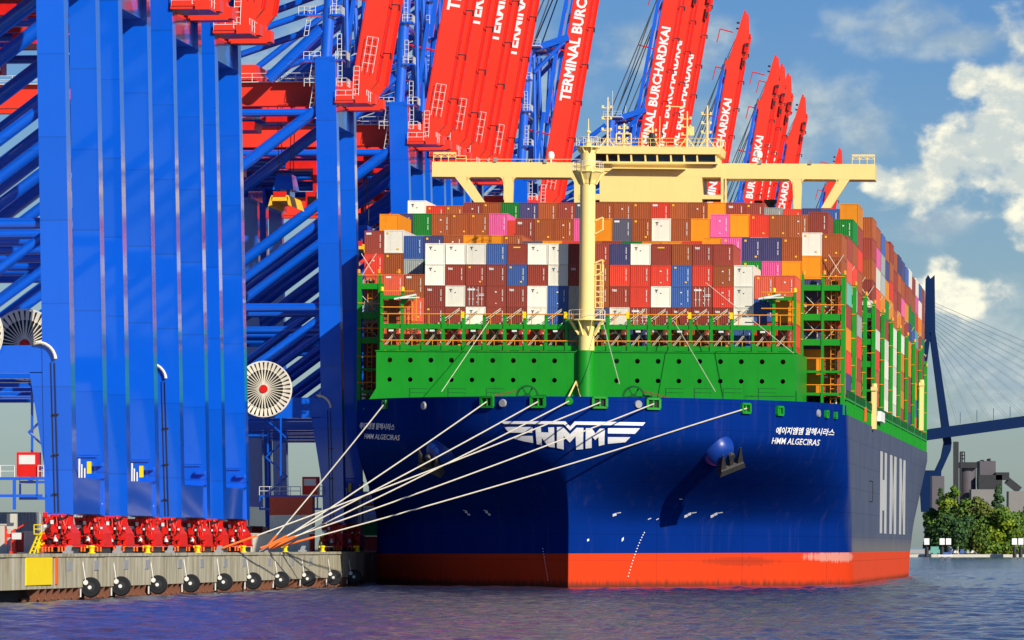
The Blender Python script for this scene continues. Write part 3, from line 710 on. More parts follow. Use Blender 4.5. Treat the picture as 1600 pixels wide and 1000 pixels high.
# folded forestay bars and hoist ropes between boom and A-frame apex
Mb = Matrix.Translation((HX, 0, HZ)) @ Matrix.Rotation(TILT, 4, 'Y')
def bp_(x, y, z): return Mb @ Vector((x, y, z))
m = MB()
for yc in (3.6, 14.4):
    m.beam(bp_(-W2 - 0.9, yc, 57.5), (5.2, yc, 93.5), 0.75, 0.75); m.beam((5.4, yc, 95.5), bp_(-W2 - 1.0, yc, 14), 0.75, 0.75); m.beam(bp_(-W2 - 1.8, yc, 16), (1.2, yc, 72), 0.6, 0.6)
m.build('forestay', 'crane_blue', G)
m = MB()
for yc in (3.2, 14.6):
    for dx in (0, 1.5): m.tube(bp_(-W2 - 0.6, yc, 57.8 + dx), (-0.6 + dx, yc, 95.5), 0.13, 5)
m.build('hoist_rope', 'rope_grey', G)
# spreader hangs below the trolley of each crane: blue headblock over yellow and red frame
spr = empty('spreader', Matrix.Identity(4))
m = MB(); m.hexa([(-1.5, -3, 2.1), (1.5, -3, 2.1), (1.5, 3, 2.1), (-1.5, 3, 2.1)], [(-1.1, -2, 4.3), (1.1, -2, 4.3), (1.1, 2, 4.3), (-1.1, 2, 4.3)]); m.box(-0.9, -0.5, -2.4, 2.4, 0.9, 2.2); m.box(0.5, 0.9, -2.4, 2.4, 0.9, 2.2); m.build('headblock', 'crane_blue', spr)
m = MB(); m.box(-1.2, 1.2, -6.1, 6.1, 0.3, 1.1); m.hexa([(-1.7, -6.1, -0.5), (-1.2, -6.1, -0.3), (-1.2, 6.1, -0.3), (-1.7, 6.1, -0.5)], [(-1.3, -6.1, 0.9), (-1.0, -6.1, 0.9), (-1.0, 6.1, 0.9), (-1.3, 6.1, 0.9)]); m.hexa([(1.2, -6.1, -0.3), (1.7, -6.1, -0.5), (1.7, 6.1, -0.5), (1.2, 6.1, -0.3)], [(1.0, -6.1, 0.9), (1.3, -6.1, 0.9), (1.3, 6.1, 0.9), (1.0, 6.1, 0.9)]); m.build('spreader_frame', 'mark_yellow', spr)
m = MB(); m.box(-0.9, 0.9, -6.2, -5.6, 0.9, 1.6); m.build('guide_arm', 'machine_red', spr)
m = MB()
for a in (-0.8, 0.8):
    for b in (-1.6, 1.6): m.tube((a, b, 4.2), (a * 1.4, b, 19), 0.06, 4)
m.build('hoist_cable', 'rope_grey', spr)
CR = [(569.6, 'nearest blue crane, front pair of the wide leg row'), (601.0, 'second blue crane from the left, legs close behind the nearest'), (635.7, 'third blue crane from the left with red hinge at the top edge'),
      (665.5, 'fourth blue crane of the leg row, beside the open gap'), (769.5, 'blue crane standing alone in the gap behind the mooring ropes'), (848.0, 'blue crane with the leftmost of the four close red booms'),
      (875.0, 'crane with the second of the four close red booms'), (902.0, 'crane with the third of the four close red booms'), (929.0, 'crane with the rightmost of the four close red booms'),
      (1021.0, 'crane whose lone red boom rises left of the cream mast'), (1190.0, 'crane whose boom is leftmost of three right of the mast'), (1222.0, 'crane whose boom is the middle of three right of the mast'),
      (1256.0, 'crane whose boom is rightmost of three right of the mast'), (1381.0, 'crane with the tall lone boom tip above the wheelhouse'), (1506.0, 'crane with the tallest of three far overlapping boom tips'),
      (1534.0, 'crane with the middle of three far overlapping boom tips'), (1564.0, 'crane with the lowest of three far overlapping boom tips'), (1638.0, 'far crane with separate boom right of the three far tips'),
      (1858.0, 'farthest crane, boom tip just above the right bridge wing')]
for i, (d, lb) in enumerate(CR):
    o = G if i == 0 else copy_tree(G)
    o.matrix_local = quay_mat(0, d)
    tag(o, lb, 'gantry crane', 'blue and red gantry cranes along the quay')
    if i < 4:
        for ch in o.children:
            if ch.name.startswith('cable_reel'): ch.location.x = -9.9
    for ch in list(o.children):                    # not every crane carries the same fittings
        if (i in (1, 3) and ch.name.startswith('cable_guide')) or (i in (1, 3) and ch.name.split('.')[0] == 'cable') or (i in (2, 3) and ch.name.split('.')[0] in ('cabinet', 'handrail_post')):
            bpy.data.objects.remove(ch)
    if i in (3, 4, 5):
        s = spr if i == 3 else copy_tree(spr)
        s.matrix_local = quay_mat(0, d) @ Matrix.Translation((-8.4, 9.0, (44.0, 49.6, 47.0)[i - 3]))
        tag(s, ('yellow spreader under the fourth crane of the leg row', 'yellow spreader hanging in the gap right of the leg row', 'yellow spreader hanging behind the lone crane legs')[i - 3], 'spreader', 'container spreaders hanging from cranes')
# ------------------------------------------------------------------ container ship
STX, STD, YAW, HEEL = 6.6, 641.0, math.atan(0.113), R(0.5)
M_SHIP = Matrix.Translation((STX, STD, 0)) @ Matrix.Rotation(-YAW, 4, 'Z') @ Matrix.Rotation(HEEL, 4, 'Y')
M_INV = M_SHIP.inverted()
def ship_px(px, py, ys):
    """ship coordinates (x, z) of the point at depth ys that the photo shows at a pixel (measuring aid)"""
    a = M_INV @ Vector((0, 0, CAM_H)); b = M_INV @ Vector(((px - 800), F_PX, (HOR - py) + CAM_H))
    t = (ys - a.y) / (b.y - a.y); p = a.lerp(b, t)
    return p.x, p.z
S = empty('container_ship', M_SHIP)
tag(S, 'huge blue hulled container ship moored bow first with green foredeck', 'ship')
B, LEN, DECK = 30.5, 318.0, 21.5
def top_z(ys): return 22.25 + 0.35 * min(1, max(0, (ys + 8) / 45))
def stem_y(z):
    k = min(1.0, max(0.0, (z - 6.5) / 13.0)); return -6.6 * k * k * (3 - 2 * k)
def bow_par(z):
    t = min(1.0, max(0.0, z / 22.0))
    k = min(1.0, max(0.0, (z - 7.0) / 11.0)); k = k * k * (3 - 2 * k); m = 1.0 - 0.47 * k; n = 1.45 + 0.5 * k
    return stem_y(z), 56 - 15 * k, m, n
def hull_y(x, z):
    s, sh, m, n = bow_par(z); t = min(1, abs(x) / B)
    return s + (sh - s) * (1 - (1 - min(1, t ** (1 / m))) ** (1 / n))
def hull_x(ys, z):
    s, sh, m, n = bow_par(z); e = min(1, max(0, (ys - s) / (sh - s)))
    x = B * (1 - (1 - e) ** n) ** m
    if ys > 215: x -= 4.2 * ((ys - 215) / (LEN - 215)) ** 2 * max(0, 1 - z / 20.0)
    return x
ZL = [-2, 0, 1.5, 3, 4, 5, 6, 7, 7.5, 8, 8.5] + [9 + .5 * i for i in range(25)] + [DECK]
ET = [((i / 46.0) ** 2.0) for i in range(47)]
SIDE = [62, 72, 85, 100, 120, 150, 180, 210, 240, 265, 290, 305, LEN]
vs, fs = [], []
cols_n = len(ET) + len(SIDE)
for sgn in (-1, 1):
    k0 = len(vs)
    for z in ZL:
        s, sh, m, n = bow_par(z)
        for e in ET: ys = s + (sh - s) * e; vs.append((sgn * hull_x(ys, z), ys, z))
        for ys in SIDE: vs.append((sgn * hull_x(ys, z), ys, z))
    for j in range(len(ZL) - 1):
        for i in range(cols_n - 1):
            a = k0 + j * cols_n + i
            fs.append((a, a + 1, a + 1 + cols_n, a + cols_n))
h = MB(); h.add(vs, fs)
h.add([(-hull_x(LEN, z), LEN, z) for z in ZL] + [(hull_x(LEN, z), LEN, z) for z in reversed(ZL)], [tuple(range(2 * len(ZL)))])
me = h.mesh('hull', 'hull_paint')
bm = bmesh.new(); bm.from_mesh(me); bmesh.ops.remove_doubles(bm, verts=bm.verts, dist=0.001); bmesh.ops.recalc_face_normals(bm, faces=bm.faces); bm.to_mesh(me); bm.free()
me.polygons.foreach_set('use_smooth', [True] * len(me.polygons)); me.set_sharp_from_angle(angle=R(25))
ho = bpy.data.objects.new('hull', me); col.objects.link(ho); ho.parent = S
# bulwark around the foredeck
def deck_edge(z, smax=41.0, n=60):
    s, sh, m, nn = bow_par(z)
    pts = []
    for i in range(n + 1):
        ys = s + (smax - s) * (i / n) ** 2; pts.append((hull_x(ys, min(z, 22.0)), ys))
    return pts
up = deck_edge(22.0); lo = deck_edge(DECK)
vs, fs = [], []
for sgn in (-1, 1):
    k0 = len(vs)
    for (xa, ya), (xb, yb) in zip(lo, up):
        e = 0.14
        vs += [(sgn * xa, ya, DECK), (sgn * xb, yb, top_z(yb)), (sgn * max(0, xb - e), yb + e, top_z(yb)), (sgn * max(0, xa - e), ya + e, DECK - 0.3)]
    for i in range(len(lo) - 1):
        a = k0 + 4 * i
        for q_ in range(3): fs.append((a + q_, a + 4 + q_, a + 5 + q_, a + 1 + q_))
m = MB(); m.add(vs, fs)
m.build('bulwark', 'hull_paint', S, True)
dk = MB()
pts = [(x - 0.2, y_ + 0.2) for x, y_ in lo if x > 0.4]
poly = [(-x, y_, DECK - 0.25) for x, y_ in reversed(pts)] + [(x, y_, DECK - 0.25) for x, y_ in pts]
poly += [(B - 0.1, LEN - .1, DECK - 0.25), (-B + 0.1, LEN - .1, DECK - 0.25)]
dk.add(poly, [tuple(range(len(poly)))]); dk.build('deck', 'ship_green_dark', S)

def hull_px(px, py, off=0.0):
    ys, z = 0.0, 15.0
    for _ in range(40):
        x, z = ship_px(px, py, ys)
        ny = hull_y(min(abs(x), B - 0.05), min(z, 22.0)); ys += 0.6 * (ny - ys)
    return x, z
def on_hull(x, z, off=0.04):
    y0 = hull_y(x, min(z, 22.0)); e = 0.25; sg = 1 if x >= 0 else -1
    dx = (hull_y(abs(x) + e, min(z, 22)) - hull_y(max(0, abs(x) - e), min(z, 22))) / (2 * e if abs(x) > e else e + abs(x)) * sg
    dz = (hull_y(x, min(z + e, 22)) - hull_y(x, z - e)) / (2 * e)
    n = Vector((dx, -1, dz)).normalized()
    return Vector((x, y0, z)) + n * off, n
def decal(name, verts, faces, mat, off=0.05, cut=0.0):
    """flat lettering laid on the curved bow plating"""
    bm = bmesh.new(); bv = [bm.verts.new((x, 0, z)) for x, z in verts]
    for f in faces:
        try: bm.faces.new([bv[i] for i in f])
        except ValueError: pass
    if cut:
        bmesh.ops.triangulate(bm, faces=bm.faces)
        xs = [v[0] for v in verts]; zs = [v[1] for v in verts]
        for lo_, hi_, no in ((min(xs), max(xs), (1, 0, 0)), (min(zs), max(zs), (0, 0, 1))):
            c = lo_ + cut
            while c < hi_:
                bmesh.ops.bisect_plane(bm, geom=bm.verts[:] + bm.edges[:] + bm.faces[:], plane_co=(c, 0, 0) if no[0] else (0, 0, c), plane_no=no); c += cut
    for v in bm.verts: v.co = on_hull(v.co.x, v.co.z, off)[0]
    me = bpy.data.meshes.new(name); bm.to_mesh(me); bm.free(); me.materials.append(MATS[mat])
    o = bpy.data.objects.new(name, me); col.objects.link(o); o.parent = S
    return o
LOGO = [
    [(782, 658.3), (883.5, 658.3), (891, 666.3), (898, 658.5), (1008, 660), (1003.5, 665), (900, 663.6), (890.8, 672.5), (881, 662.8), (788, 662.3)],
    [(788.5, 667), (832.7, 667), (831.9, 675.7), (795.9, 675.7)], [(806.4, 680.8), (832.7, 680.6), (833.6, 691.5), (818.7, 689), (803.8, 684.8)],
    [(837, 668), (845.4, 667.8), (846, 675), (857.3, 675.4), (856.8, 667.8), (866, 667.3), (867, 698.6), (857.3, 697.3), (857, 684.5), (846.8, 683.6), (847, 695), (839, 693.3)],
    [(870.5, 667), (880, 667), (890.7, 678), (901, 668), (911.7, 668.3), (911, 701), (900.3, 702), (899.5, 681), (890.2, 691), (880.8, 680.5), (881, 701.7), (870.5, 699.4)],
    [(915.4, 668.7), (924.5, 668.7), (930.2, 677), (937.2, 669.4), (945, 669.6), (944.2, 694), (935.5, 696.3), (935, 682), (929.8, 687), (924.4, 681), (924.4, 699), (914.8, 700.3)],
    [(949.5, 668.7), (999.5, 669), (991.6, 677.5), (949.5, 677)], [(949.5, 682.4), (984.6, 682.6), (976.7, 690.3), (949.5, 692.8)]]
lo_v, lo_f = [], []
for pg in LOGO:
    k = len(lo_v); lo_v += [hull_px(x, y_) for x, y_ in pg]; lo_f.append(tuple(range(k, k + len(pg))))
decal('company_logo', lo_v, lo_f, 'letter_white', 0.10, cut=0.5)
def hull_text(name, s, p_left, p_right, py_top, shear, bold, mirror_x=False):
    """lettering between two measured points of its baseline"""
    (x0, z0), (x1, z1) = hull_px(*p_left), hull_px(*p_right); zt = hull_px(p_left[0], py_top)[1]
    vs, fs, tw, th = text2d(s, 1.0, bold, shear)
    hh = zt - z0
    decal(name, [(x0 + (x1 - x0) * x / tw, z0 + (z1 - z0) * x / tw + hh * y_ / th) for x, y_ in vs], fs, 'letter_white', 0.06)
hull_text('ship_name', 'HMM ALGECIRAS', (1205, 693.2), (1281, 696.5), 683.5, 0.35, 0.012)
hull_text('ship_name', '에이지엠엠 알헤시라스', (1212, 678.5), (1303, 681.5), 667.0, 0.3, 0.02)
hull_text('ship_name', 'HMM ALGECIRAS', (570, 685.5), (626, 688), 677.5, 0.3, 0.008)
hull_text('ship_name', '에이지엠엠 알헤시라스', (563, 670), (617, 672.5), 660.0, 0.3, 0.015)
# draught and tug marks
mk_v, mk_f = [], []
def mark(px, py, wd, ht, slant=0.0):
    a = [(px, py), (px + wd, py - slant), (px + wd, py - ht - slant), (px, py - ht)]
    k = len(mk_v); mk_v.extend(hull_px(*p) for p in a); mk_f.append((k, k + 1, k + 2, k + 3))
for i in range(16):                                # dotted curve of draught figures
    t = i / 15; mark(1005.5 - 30 * t + 5 * t * t, 833 + 68 * t ** 1.1, 1.6, 1.6)
for i in range(12): mark(848 + 8 * i / 11, 858 + 4.4 * i, 1.3, 1.4)
for px in (1069, 1110):
    mark(px, 809, 5, 4, 2); mark(px + 5.5, 806, 5, 4, 2); mark(px + 11, 802, 8, 1.3, 1.2)
for px in (724, 756):
    mark(px, 797.5, 6, 1.2, -1); mark(px + 3, 801, 4, 3, -1); mark(px + 7, 804.5, 4, 3, -1)
mark(957, 807, 6, 4, 2); mark(964, 802, 6, 1.2, 1); mark(1012, 812, 5, 1.4, 2); mark(1025, 812.5, 4, 1.3, 2); mark(917, 846, 3, 3.4, 1); mark(971, 846.5, 3, 4.6, 3); mark(1061, 780, 5, 1.2)
decal('draught_mark', mk_v, mk_f, 'letter_white', 0.05)
# big company letters on the flat port side
def d_side(px): return 35.15 / (0.113 - (px - 800) / F_PX) - STD
def zs(py, ys): return CAM_H + (HOR - py) * (STD + ys + 3) / F_PX + 0.26
m = MB()
z0, z1 = 6.9, 18.6
def side_poly(pts): m.add([(B + 0.03, y_, z) for y_, z in pts], [tuple(range(len(pts)))])
def block(a, b, za=z0, zb=z1): side_poly([(a, za), (b, za), (b, zb), (a, zb)])
a, b = d_side(1375.5), d_side(1386); u = (b - a) * 0.36
block(a, a + u); block(b - u, b); block(a + u, b - u, 10.2, 14.6)
m.build('side_lettering', 'side_letter', S)
for pa, pb in ((1390.5, 1401), (1405.5, 1415)):
    m = MB(); a, b = d_side(pa), d_side(pb); u = (b - a) * 0.36; c = (a + b) / 2
    block(a, a + u); block(b - u, b); side_poly([(a + u, z1), (c, 12.5), (b - u, z1), (b - u, 13.5), (c, 8.0), (a + u, 13.5)])
    m.build('side_lettering', 'side_letter', S)
m = MB(); a = d_side(1359)
for (p, q_) in (((a, 11.2), (a + 9, 11.2)), ((a, 14.0), (a + 9, 14.0)), ((a + 9, 11.2), (a + 9, 14.0))): m.beam((B + 0.03, p[0], p[1]), (B + 0.03, q_[0], q_[1]), 0.14, 0.05)
m.build('pilot_door', 'dark_steel', S)
# anchors in their bolsters
def anchor(px, py, sg):
    x, z = hull_px(px, py); p, n = on_hull(x, z, 0.0)
    zax = n; xax = Vector((0, 0, 1)).cross(zax).normalized(); yax = zax.cross(xax)
    rot = Matrix((xax, yax, zax)).transposed().to_4x4()
    b = MB(); b.lathe([(2.15, -0.9), (2.0, 0.1), (1.65, 0.75), (1.15, 1.15), (0.5, 1.25)], n=24)
    o = b.build('anchor_bolster', 'hull_blue', S, True, Matrix.Translation(p) @ rot)
    a = MB()
    Mt = Matrix.Translation(p + n * 1.2) @ rot @ Matrix.Rotation(R(32) * sg, 4, 'Z') @ Matrix.Translation((0.9 * sg, -0.5, 0)) @ Matrix.Scale(0.86, 4)
    a.hexa([(-2.0, -1.75, 0.0), (2.0, -1.75, 0.0), (2.0, -1.75, 1.1), (-2.0, -1.75, 1.1)], [(-1.75, -0.75, -0.1), (1.75, -0.75, -0.1), (1.75, -0.75, 1.0), (-1.75, -0.75, 1.0)])
    for s_ in (-1, 1): a.hexa([(s_ * 1.75, -0.9, 0.05), (s_ * 0.85, -0.9, 0.05), (s_ * 0.85, -0.9, 0.75), (s_ * 1.75, -0.9, 0.75)], [(s_ * 1.45, 2.1, 0.2), (s_ * 1.3, 2.1, 0.2), (s_ * 1.3, 2.1, 0.35), (s_ * 1.45, 2.1, 0.35)])
    a.beam((0, -1.0, 0.4), (0, 1.2, 0.1), 0.55, 0.5); a.lathe([(0.5, 0.0), (0.5, 0.5)], o=(0, 1.0, 0.0), n=10)
    a.build('anchor', 'anchor_steel', S, False, Mt)
anchor(1123, 706, 1); anchor(690, 707, -1)
# fairleads and small deck-edge openings
FAIR = {}
for px, py, big in ((603, 632, 0.7), (762, 628, 1), (841, 628, 1), (937, 629, 1), (1020, 631, 1), (1164, 638, 0.9), (1217, 642, 0.8), (1290, 647, 0.6), (1304, 649, 0.5)):
    x, z = hull_px(px, py); p, n = on_hull(x, z, 0.02); FAIR[px] = p + n * 0.25
    xax = Vector((0, 0, 1)).cross(n).normalized(); yax = n.cross(xax); rot = Matrix((xax, yax, n)).transposed().to_4x4()
    b = MB(); wx, wz = 0.85 * big, 0.55 * big
    b.box(-wx, wx, -wz - .15, -wz + .1, -0.3, 0.3); b.box(-wx, wx, wz - .1, wz + .15, -0.3, 0.3); b.box(-wx - .1, -wx + .2, -wz, wz, -0.3, 0.3); b.box(wx - .2, wx + .1, -wz, wz, -0.3, 0.3); b.lathe([(0.14, -wz), (0.14, wz)], o=(0, 0, 0.1), n=8, axis='y')
    f = b.build('fairlead', 'ship_green', S, False, Matrix.Translation(p) @ rot)
    b = MB(); b.box(-wx + .2, wx - .2, -wz + .1, wz - .1, -0.25, 0.05); b.build('opening', 'black_rubber', f)
for px, py in ((889, 627), (786, 630), (997, 632), (663, 634), (1278, 646)):
    x, z = hull_px(px, py); p, n = on_hull(x, z, 0.0); FAIR[px] = p + n * 0.25
    xax = Vector((0, 0, 1)).cross(n).normalized(); yax = n.cross(xax); rot = Matrix((xax, yax, n)).transposed().to_4x4()
    b = MB(); b.lathe([(0.28, 0.25), (0.42, 0.25), (0.5, 0.1), (0.5, -0.1)], n=14); f = b.build('panama_lead', 'ship_green' if px == 889 else 'grey_steel', S, True, Matrix.Translation(p) @ rot)

# breakwater with two rows of round holes
BWY = 21.0
hx0, bz1 = ship_px(588, 548, BWY); hx1, _ = ship_px(1245, 552.5, BWY)
bz0 = DECK - 0.25
bz1 = (bz1 + _) / 2
PIT = 2.53
def plate_with_holes(m, xc, zc, wx, wz, r, y0, y1, n=16):
    """one rectangular cell of plate, centred, with a round hole through it"""
    out = []
    for i in range(n):
        a = 2 * math.pi * (i + 0.5) / n; c, s_ = math.cos(a), math.sin(a)
        k = min(wx / 2 / abs(c) if abs(c) > 1e-6 else 9, wz / 2 / abs(s_) if abs(s_) > 1e-6 else 9)
        out.append((xc + c * k, zc + s_ * k))
    inn = [(xc + r * math.cos(2 * math.pi * (i + .5) / n), zc + r * math.sin(2 * math.pi * (i + .5) / n)) for i in range(n)]
    vs = [(x, y0, z) for x, z in out] + [(x, y0, z) for x, z in inn] + [(x, y1, z) for x, z in inn]
    fs = []
    for i in range(n):
        j = (i + 1) % n
        fs.append((i, j, n + j, n + i)); fs.append((n + i, n + j, 2 * n + j, 2 * n + i))
    crn = [(xc + a * wx / 2, y0, zc + b * wz / 2) for a, b in ((-1, -1), (1, -1), (1, 1), (-1, 1))]
    k = len(vs); vs += crn
    for ci, (a, b) in enumerate(((-1, -1), (1, -1), (1, 1), (-1, 1))):
        ang = math.atan2(b * wz, a * wx) % (2 * math.pi)
        i = int((ang / (2 * math.pi)) * n - 0.5) % n
        fs.append((i, k + ci, (i + 1) % n))
    m.add(vs, fs)
zA = ship_px(917, 564, BWY)[1]; zB = ship_px(917, 594.5, BWY)[1]
m = MB(); npl = 20; xs0 = hx0 + (hx1 - hx0 - npl * PIT) / 2
for i in range(npl):
    xc = xs0 + (i + .5) * PIT
    if i in (9, 10): m.box(xc - PIT / 2, xc + PIT / 2, BWY, BWY + 0.05, bz0, bz1 - 0.02); continue
    plate_with_holes(m, xc, zA, PIT, 1.6, 0.31, BWY, BWY + 0.25); plate_with_holes(m, xc, zB, PIT, 1.6, 0.29, BWY, BWY + 0.25)
    m.box(xc - PIT / 2, xc + PIT / 2, BWY, BWY + 0.05, bz0, zB - 0.8)
    m.box(xc - PIT / 2, xc + PIT / 2, BWY, BWY + 0.05, zB + 0.8, zA - 0.8); m.box(xc - PIT / 2, xc + PIT / 2, BWY, BWY + 0.05, zA + 0.8, bz1 - 0.02)
m.box(hx0, xs0, BWY, BWY + .05, bz0, bz1 - 0.02); m.box(xs0 + npl * PIT, hx1, BWY, BWY + .05, bz0, bz1 - 0.02)
m.box(hx0 - .1, hx1 + .1, BWY - 0.12, BWY + 0.6, bz1 - 0.01, bz1 + 0.12)
for sg, xx in ((-1, hx0), (1, hx1)):
    m.hexa([(xx, BWY, bz0), (xx, BWY, bz1), (xx, BWY + .1, bz1), (xx, BWY + .1, bz0)], [(xx + sg * 0.4, BWY + 14, bz0), (xx + sg * 0.4, BWY + 14, bz1), (xx + sg * 0.3, BWY + 14.1, bz1), (xx + sg * .3, BWY + 14.1, bz0)])
    m.prism([(xx, bz0), (xx + sg * 1.6, bz0), (xx, bz0 + 2.6)], BWY - .1, BWY + 0.02)
m.build('breakwater', 'ship_green', S)
m = MB()                                           # steel stanchions and ladders standing against the breakwater
for px in (640, 700, 760, 1040, 1085, 1130, 1185):
    x, z = ship_px(px, 612, BWY - 2.0); m.box(x - .06, x + .06, BWY - 2.1, BWY - 2.0, bz0, z + 0.4)
    m.beam((x, BWY - 2.05, z + 0.4), (x + 2.2, BWY - 2.05, z + 0.35), .07, .07); m.beam((x, BWY - 2.05, z - .1), (x + 2.2, BWY - 2.05, z - .15), .07, .07)
x, z = ship_px(1165, 612, BWY - 1); m.box(x - .1, x + 6, BWY - 1.2, BWY - 1.1, z - .6, z - .5)
m.build('deck_rail', 'ship_green_dark', S)
for px in (824, 990):                              # windlass wheels with chain
    x, z = ship_px(px, 607, 7.0)
    m = MB(); m.lathe([(1.15, -0.3), (1.36, -0.3), (1.36, 0.3), (1.15, 0.3), (1.15, -0.3)], o=(x, 7, DECK + 1.1), n=24, axis='y', cap=False)
    for k in range(6): a = R(60 * k); m.beam((x, 7, DECK + 1.1), (x + 1.2 * math.cos(a), 7, DECK + 1.1 + 1.2 * math.sin(a)), .16, .16, up=(0, 1, 0))
    m.lathe([(0.4, -0.7), (0.4, 0.7)], o=(x, 7, DECK + 1.1), n=12, axis='y'); m.box(x - 1.8, x + 1.8, 6.2, 9, DECK - .3, DECK + 0.7); m.box(x + 1.0, x + 2.2, 6.5, 8, DECK - .3, DECK + 1.3)
    wl = m.build('windlass', 'ship_green_dark', S)
    m = MB(); sg = -1 if px < 900 else 1
    for k in range(14):
        a = Vector((x + sg * (1.3 + 0.36 * k), 6.2 - 0.1 * k, DECK + 1.75 - 0.09 * k)); m.beam(a, a + Vector((sg * 0.3, 0, -0.1)), 0.26 if k % 2 else 0.12, 0.12 if k % 2 else 0.26)
    m.build('chain', 'rust', wl)
# foremast
mx, mz1 = ship_px(919, 234, 21.9); MY = 21.9
o = empty('foremast', Matrix.Translation((mx, MY, 0))); o.parent = S
zg = ship_px(917, 548, MY)[1]
def mz(py): return ship_px(917, py, MY)[1]
m = MB(); m.lathe([(0.97, zg), (0.96, mz(500)), (0.94, mz(285)), (0.92, mz(232))], n=28); m.build('pole', 'ship_cream', o, True)
m = MB(); m.lathe([(1.03, bz0), (1.03, zg)], o=(0, -0.9, 0), n=28); m.box(-1.2, 1.2, -0.9, 0.9, zg - .1, zg + .02); m.build('pole_base', 'ship_green', o, True)
def mast_deck(name, z, r, drop):
    m = MB(); m.lathe([(r, z - 0.16), (r, z)], n=20)
    if drop > 1.4 and r < 2: m.lathe([(1.0, z - drop), (1.15, z - drop * .7), (r * .92, z - 0.17)], n=20)
    for k in range(8): a = R(22.5 + 45 * k); m.beam((1.0 * math.cos(a), 1.0 * math.sin(a), z - drop), (r * .95 * math.cos(a), r * .95 * math.sin(a), z - .1), .12, .3)
    d = m.build(name, 'ship_cream', o)
    m = MB()
    for hgt in (0.55, 1.1): m.path([(r * .97 * math.cos(R(18 * k)), r * .97 * math.sin(R(18 * k)), z + hgt) for k in range(21)], 0.035, 4)
    for k in range(10): a = R(36 * k); m.tube((r * .97 * math.cos(a), r * .97 * math.sin(a), z), (r * .97 * math.cos(a), r * .97 * math.sin(a), z + 1.1), 0.04, 4)
    m.build('guard_rail', 'rail_white', d)
mast_deck('crow_nest', mz(267), 1.9, 1.6); mast_deck('crow_nest', mz(499), 2.25, 1.9); mast_deck('crow_nest', mz(229), 1.5, 0.7)
m = MB(); m.lathe([(0.38, 0), (0.32, 0.5), (0.16, 0.9), (0.12, 1.6), (0.3, 1.7), (0.3, 1.85), (0.09, 2.0), (0.06, 3.4)], o=(0, 0, mz(229)), n=10)
m.lathe([(0.33, -.25), (0.36, .15), (0.2, .2)], o=(0.85, -1.4, mz(266)), n=14, axis='y'); m.build('mast_light', 'ship_cream', o)
m = MB(); m.ladder((1.45, -0.2, mz(481)), (1.45, -0.2, mz(413)), 0.75, 0.07); m.ladder((1.75, 0.5, mz(481)), (1.75, 0.5, mz(413)), 0.4, 0.06)
for z in (mz(411), mz(345)):
    m.path([(1.0, -.3, z), (1.9, -.3, z + .4), (1.9, -.3, z - 1.1), (1.0, -.3, z - 1.6)], 0.1, 5)
m.build('mast_ladder', 'ship_cream', o)
m = MB()
for dx in (-0.75, 0.75): m.tube((dx * 1.9 - 1.3, -2.2, bz0), (-1.1, -1.2, bz0 + 3.6), 0.12, 6)
m.tube((1.2, -1.5, bz0), (-1.0, -1.2, bz0 + 3.3), 0.06, 5); m.build('brace', 'ship_cream', o)
m = MB()                                           # thin stays from the mast down to the foredeck
for px, py, qx, qy in ((938, 500, 968, 600), (1050, 500, 1118, 612), (760, 500, 690, 612), (1100, 440, 1240, 552)):
    xa, za = ship_px(px, py, 17.5); xb, zb = ship_px(qx, qy, 12); m.tube((xa, 20.5, za), (xb, 12, max(zb, bz0)), 0.045, 4)
m.build('stay', 'rope_cream', S)

# ------------------------------------------------------------------ wheelhouse bridge
WY = 104.0
o = empty('wheelhouse', Matrix.Translation((0, WY, 0))); o.parent = S
def P(px, py): return ship_px(px, py, WY)
def prism_px(m, pts, y0, y1): m.prism([P(*p) for p in pts], y0, y1)
m = MB()
prism_px(m, [(675, 252.5), (932, 254), (932, 277.6), (675, 276)], 0.0, 5.0)
def leg_px(m, pts, y0=0.02, y1=1.2): prism_px(m, pts, y0, y1)
leg_px(m, [(710, 275.5), (730, 275.6), (757, 316), (741, 316)]); leg_px(m, [(786, 275), (802, 275), (800.5, 318), (788, 318)]); leg_px(m, [(897, 276), (906, 276), (906, 318), (897, 318)])
for cx, cz, a0 in ((733, 281, 1), (783, 281, -1), (805, 281, 1), (893, 281, -1)):
    leg_px(m, [(cx - a0 * 4.5, cz - 5.5), (cx + a0 * 5, cz - 5.2), (cx + a0 * 1, cz - 3.6), (cx - a0 * 2, cz - 1), (cx - a0 * 3.5, cz + 4)])
m.build('bridge_wing', 'ship_cream', o)
m = MB()
prism_px(m, [(1130, 255), (1367, 256.5), (1367, 280.6), (1130, 279)], 0.0, 5.0)
leg_px(m, [(1238, 279), (1253, 279), (1251, 327), (1240, 327)]); leg_px(m, [(1309, 280), (1328, 280), (1298, 325), (1283, 325)]); leg_px(m, [(1132.5, 279), (1135, 279), (1135, 318), (1132.5, 318)])
for cx, cz, a0 in ((1234, 284, -1), (1256, 284, 1), (1306, 284, -1)):   # rounded corners
    leg_px(m, [(cx - a0 * 4.5, cz - 5.5), (cx + a0 * 5, cz - 5.2), (cx + a0 * 1, cz - 3.6), (cx - a0 * 2, cz - 1), (cx - a0 * 3.5, cz + 4)])
m.build('bridge_wing', 'ship_cream', o)
m = MB()
prism_px(m, [(905, 254.5), (1130, 255.5), (1130, 277), (905, 276)], -0.05, 9)
prism_px(m, [(937, 276), (1097, 276.5), (1097, 316), (937, 315)], -0.05, 9)
prism_px(m, [(1097, 304.5), (1130.5, 304.5), (1130.5, 311), (1097, 311)], -0.04, 6); prism_px(m, [(1126.5, 276), (1130.5, 276), (1130.5, 318), (1126.5, 318)], -0.045, 6)
prism_px(m, [(905, 303), (937, 303), (937, 312), (905, 312)], -0.04, 6)
m.build('bridge_house', 'ship_cream', o)
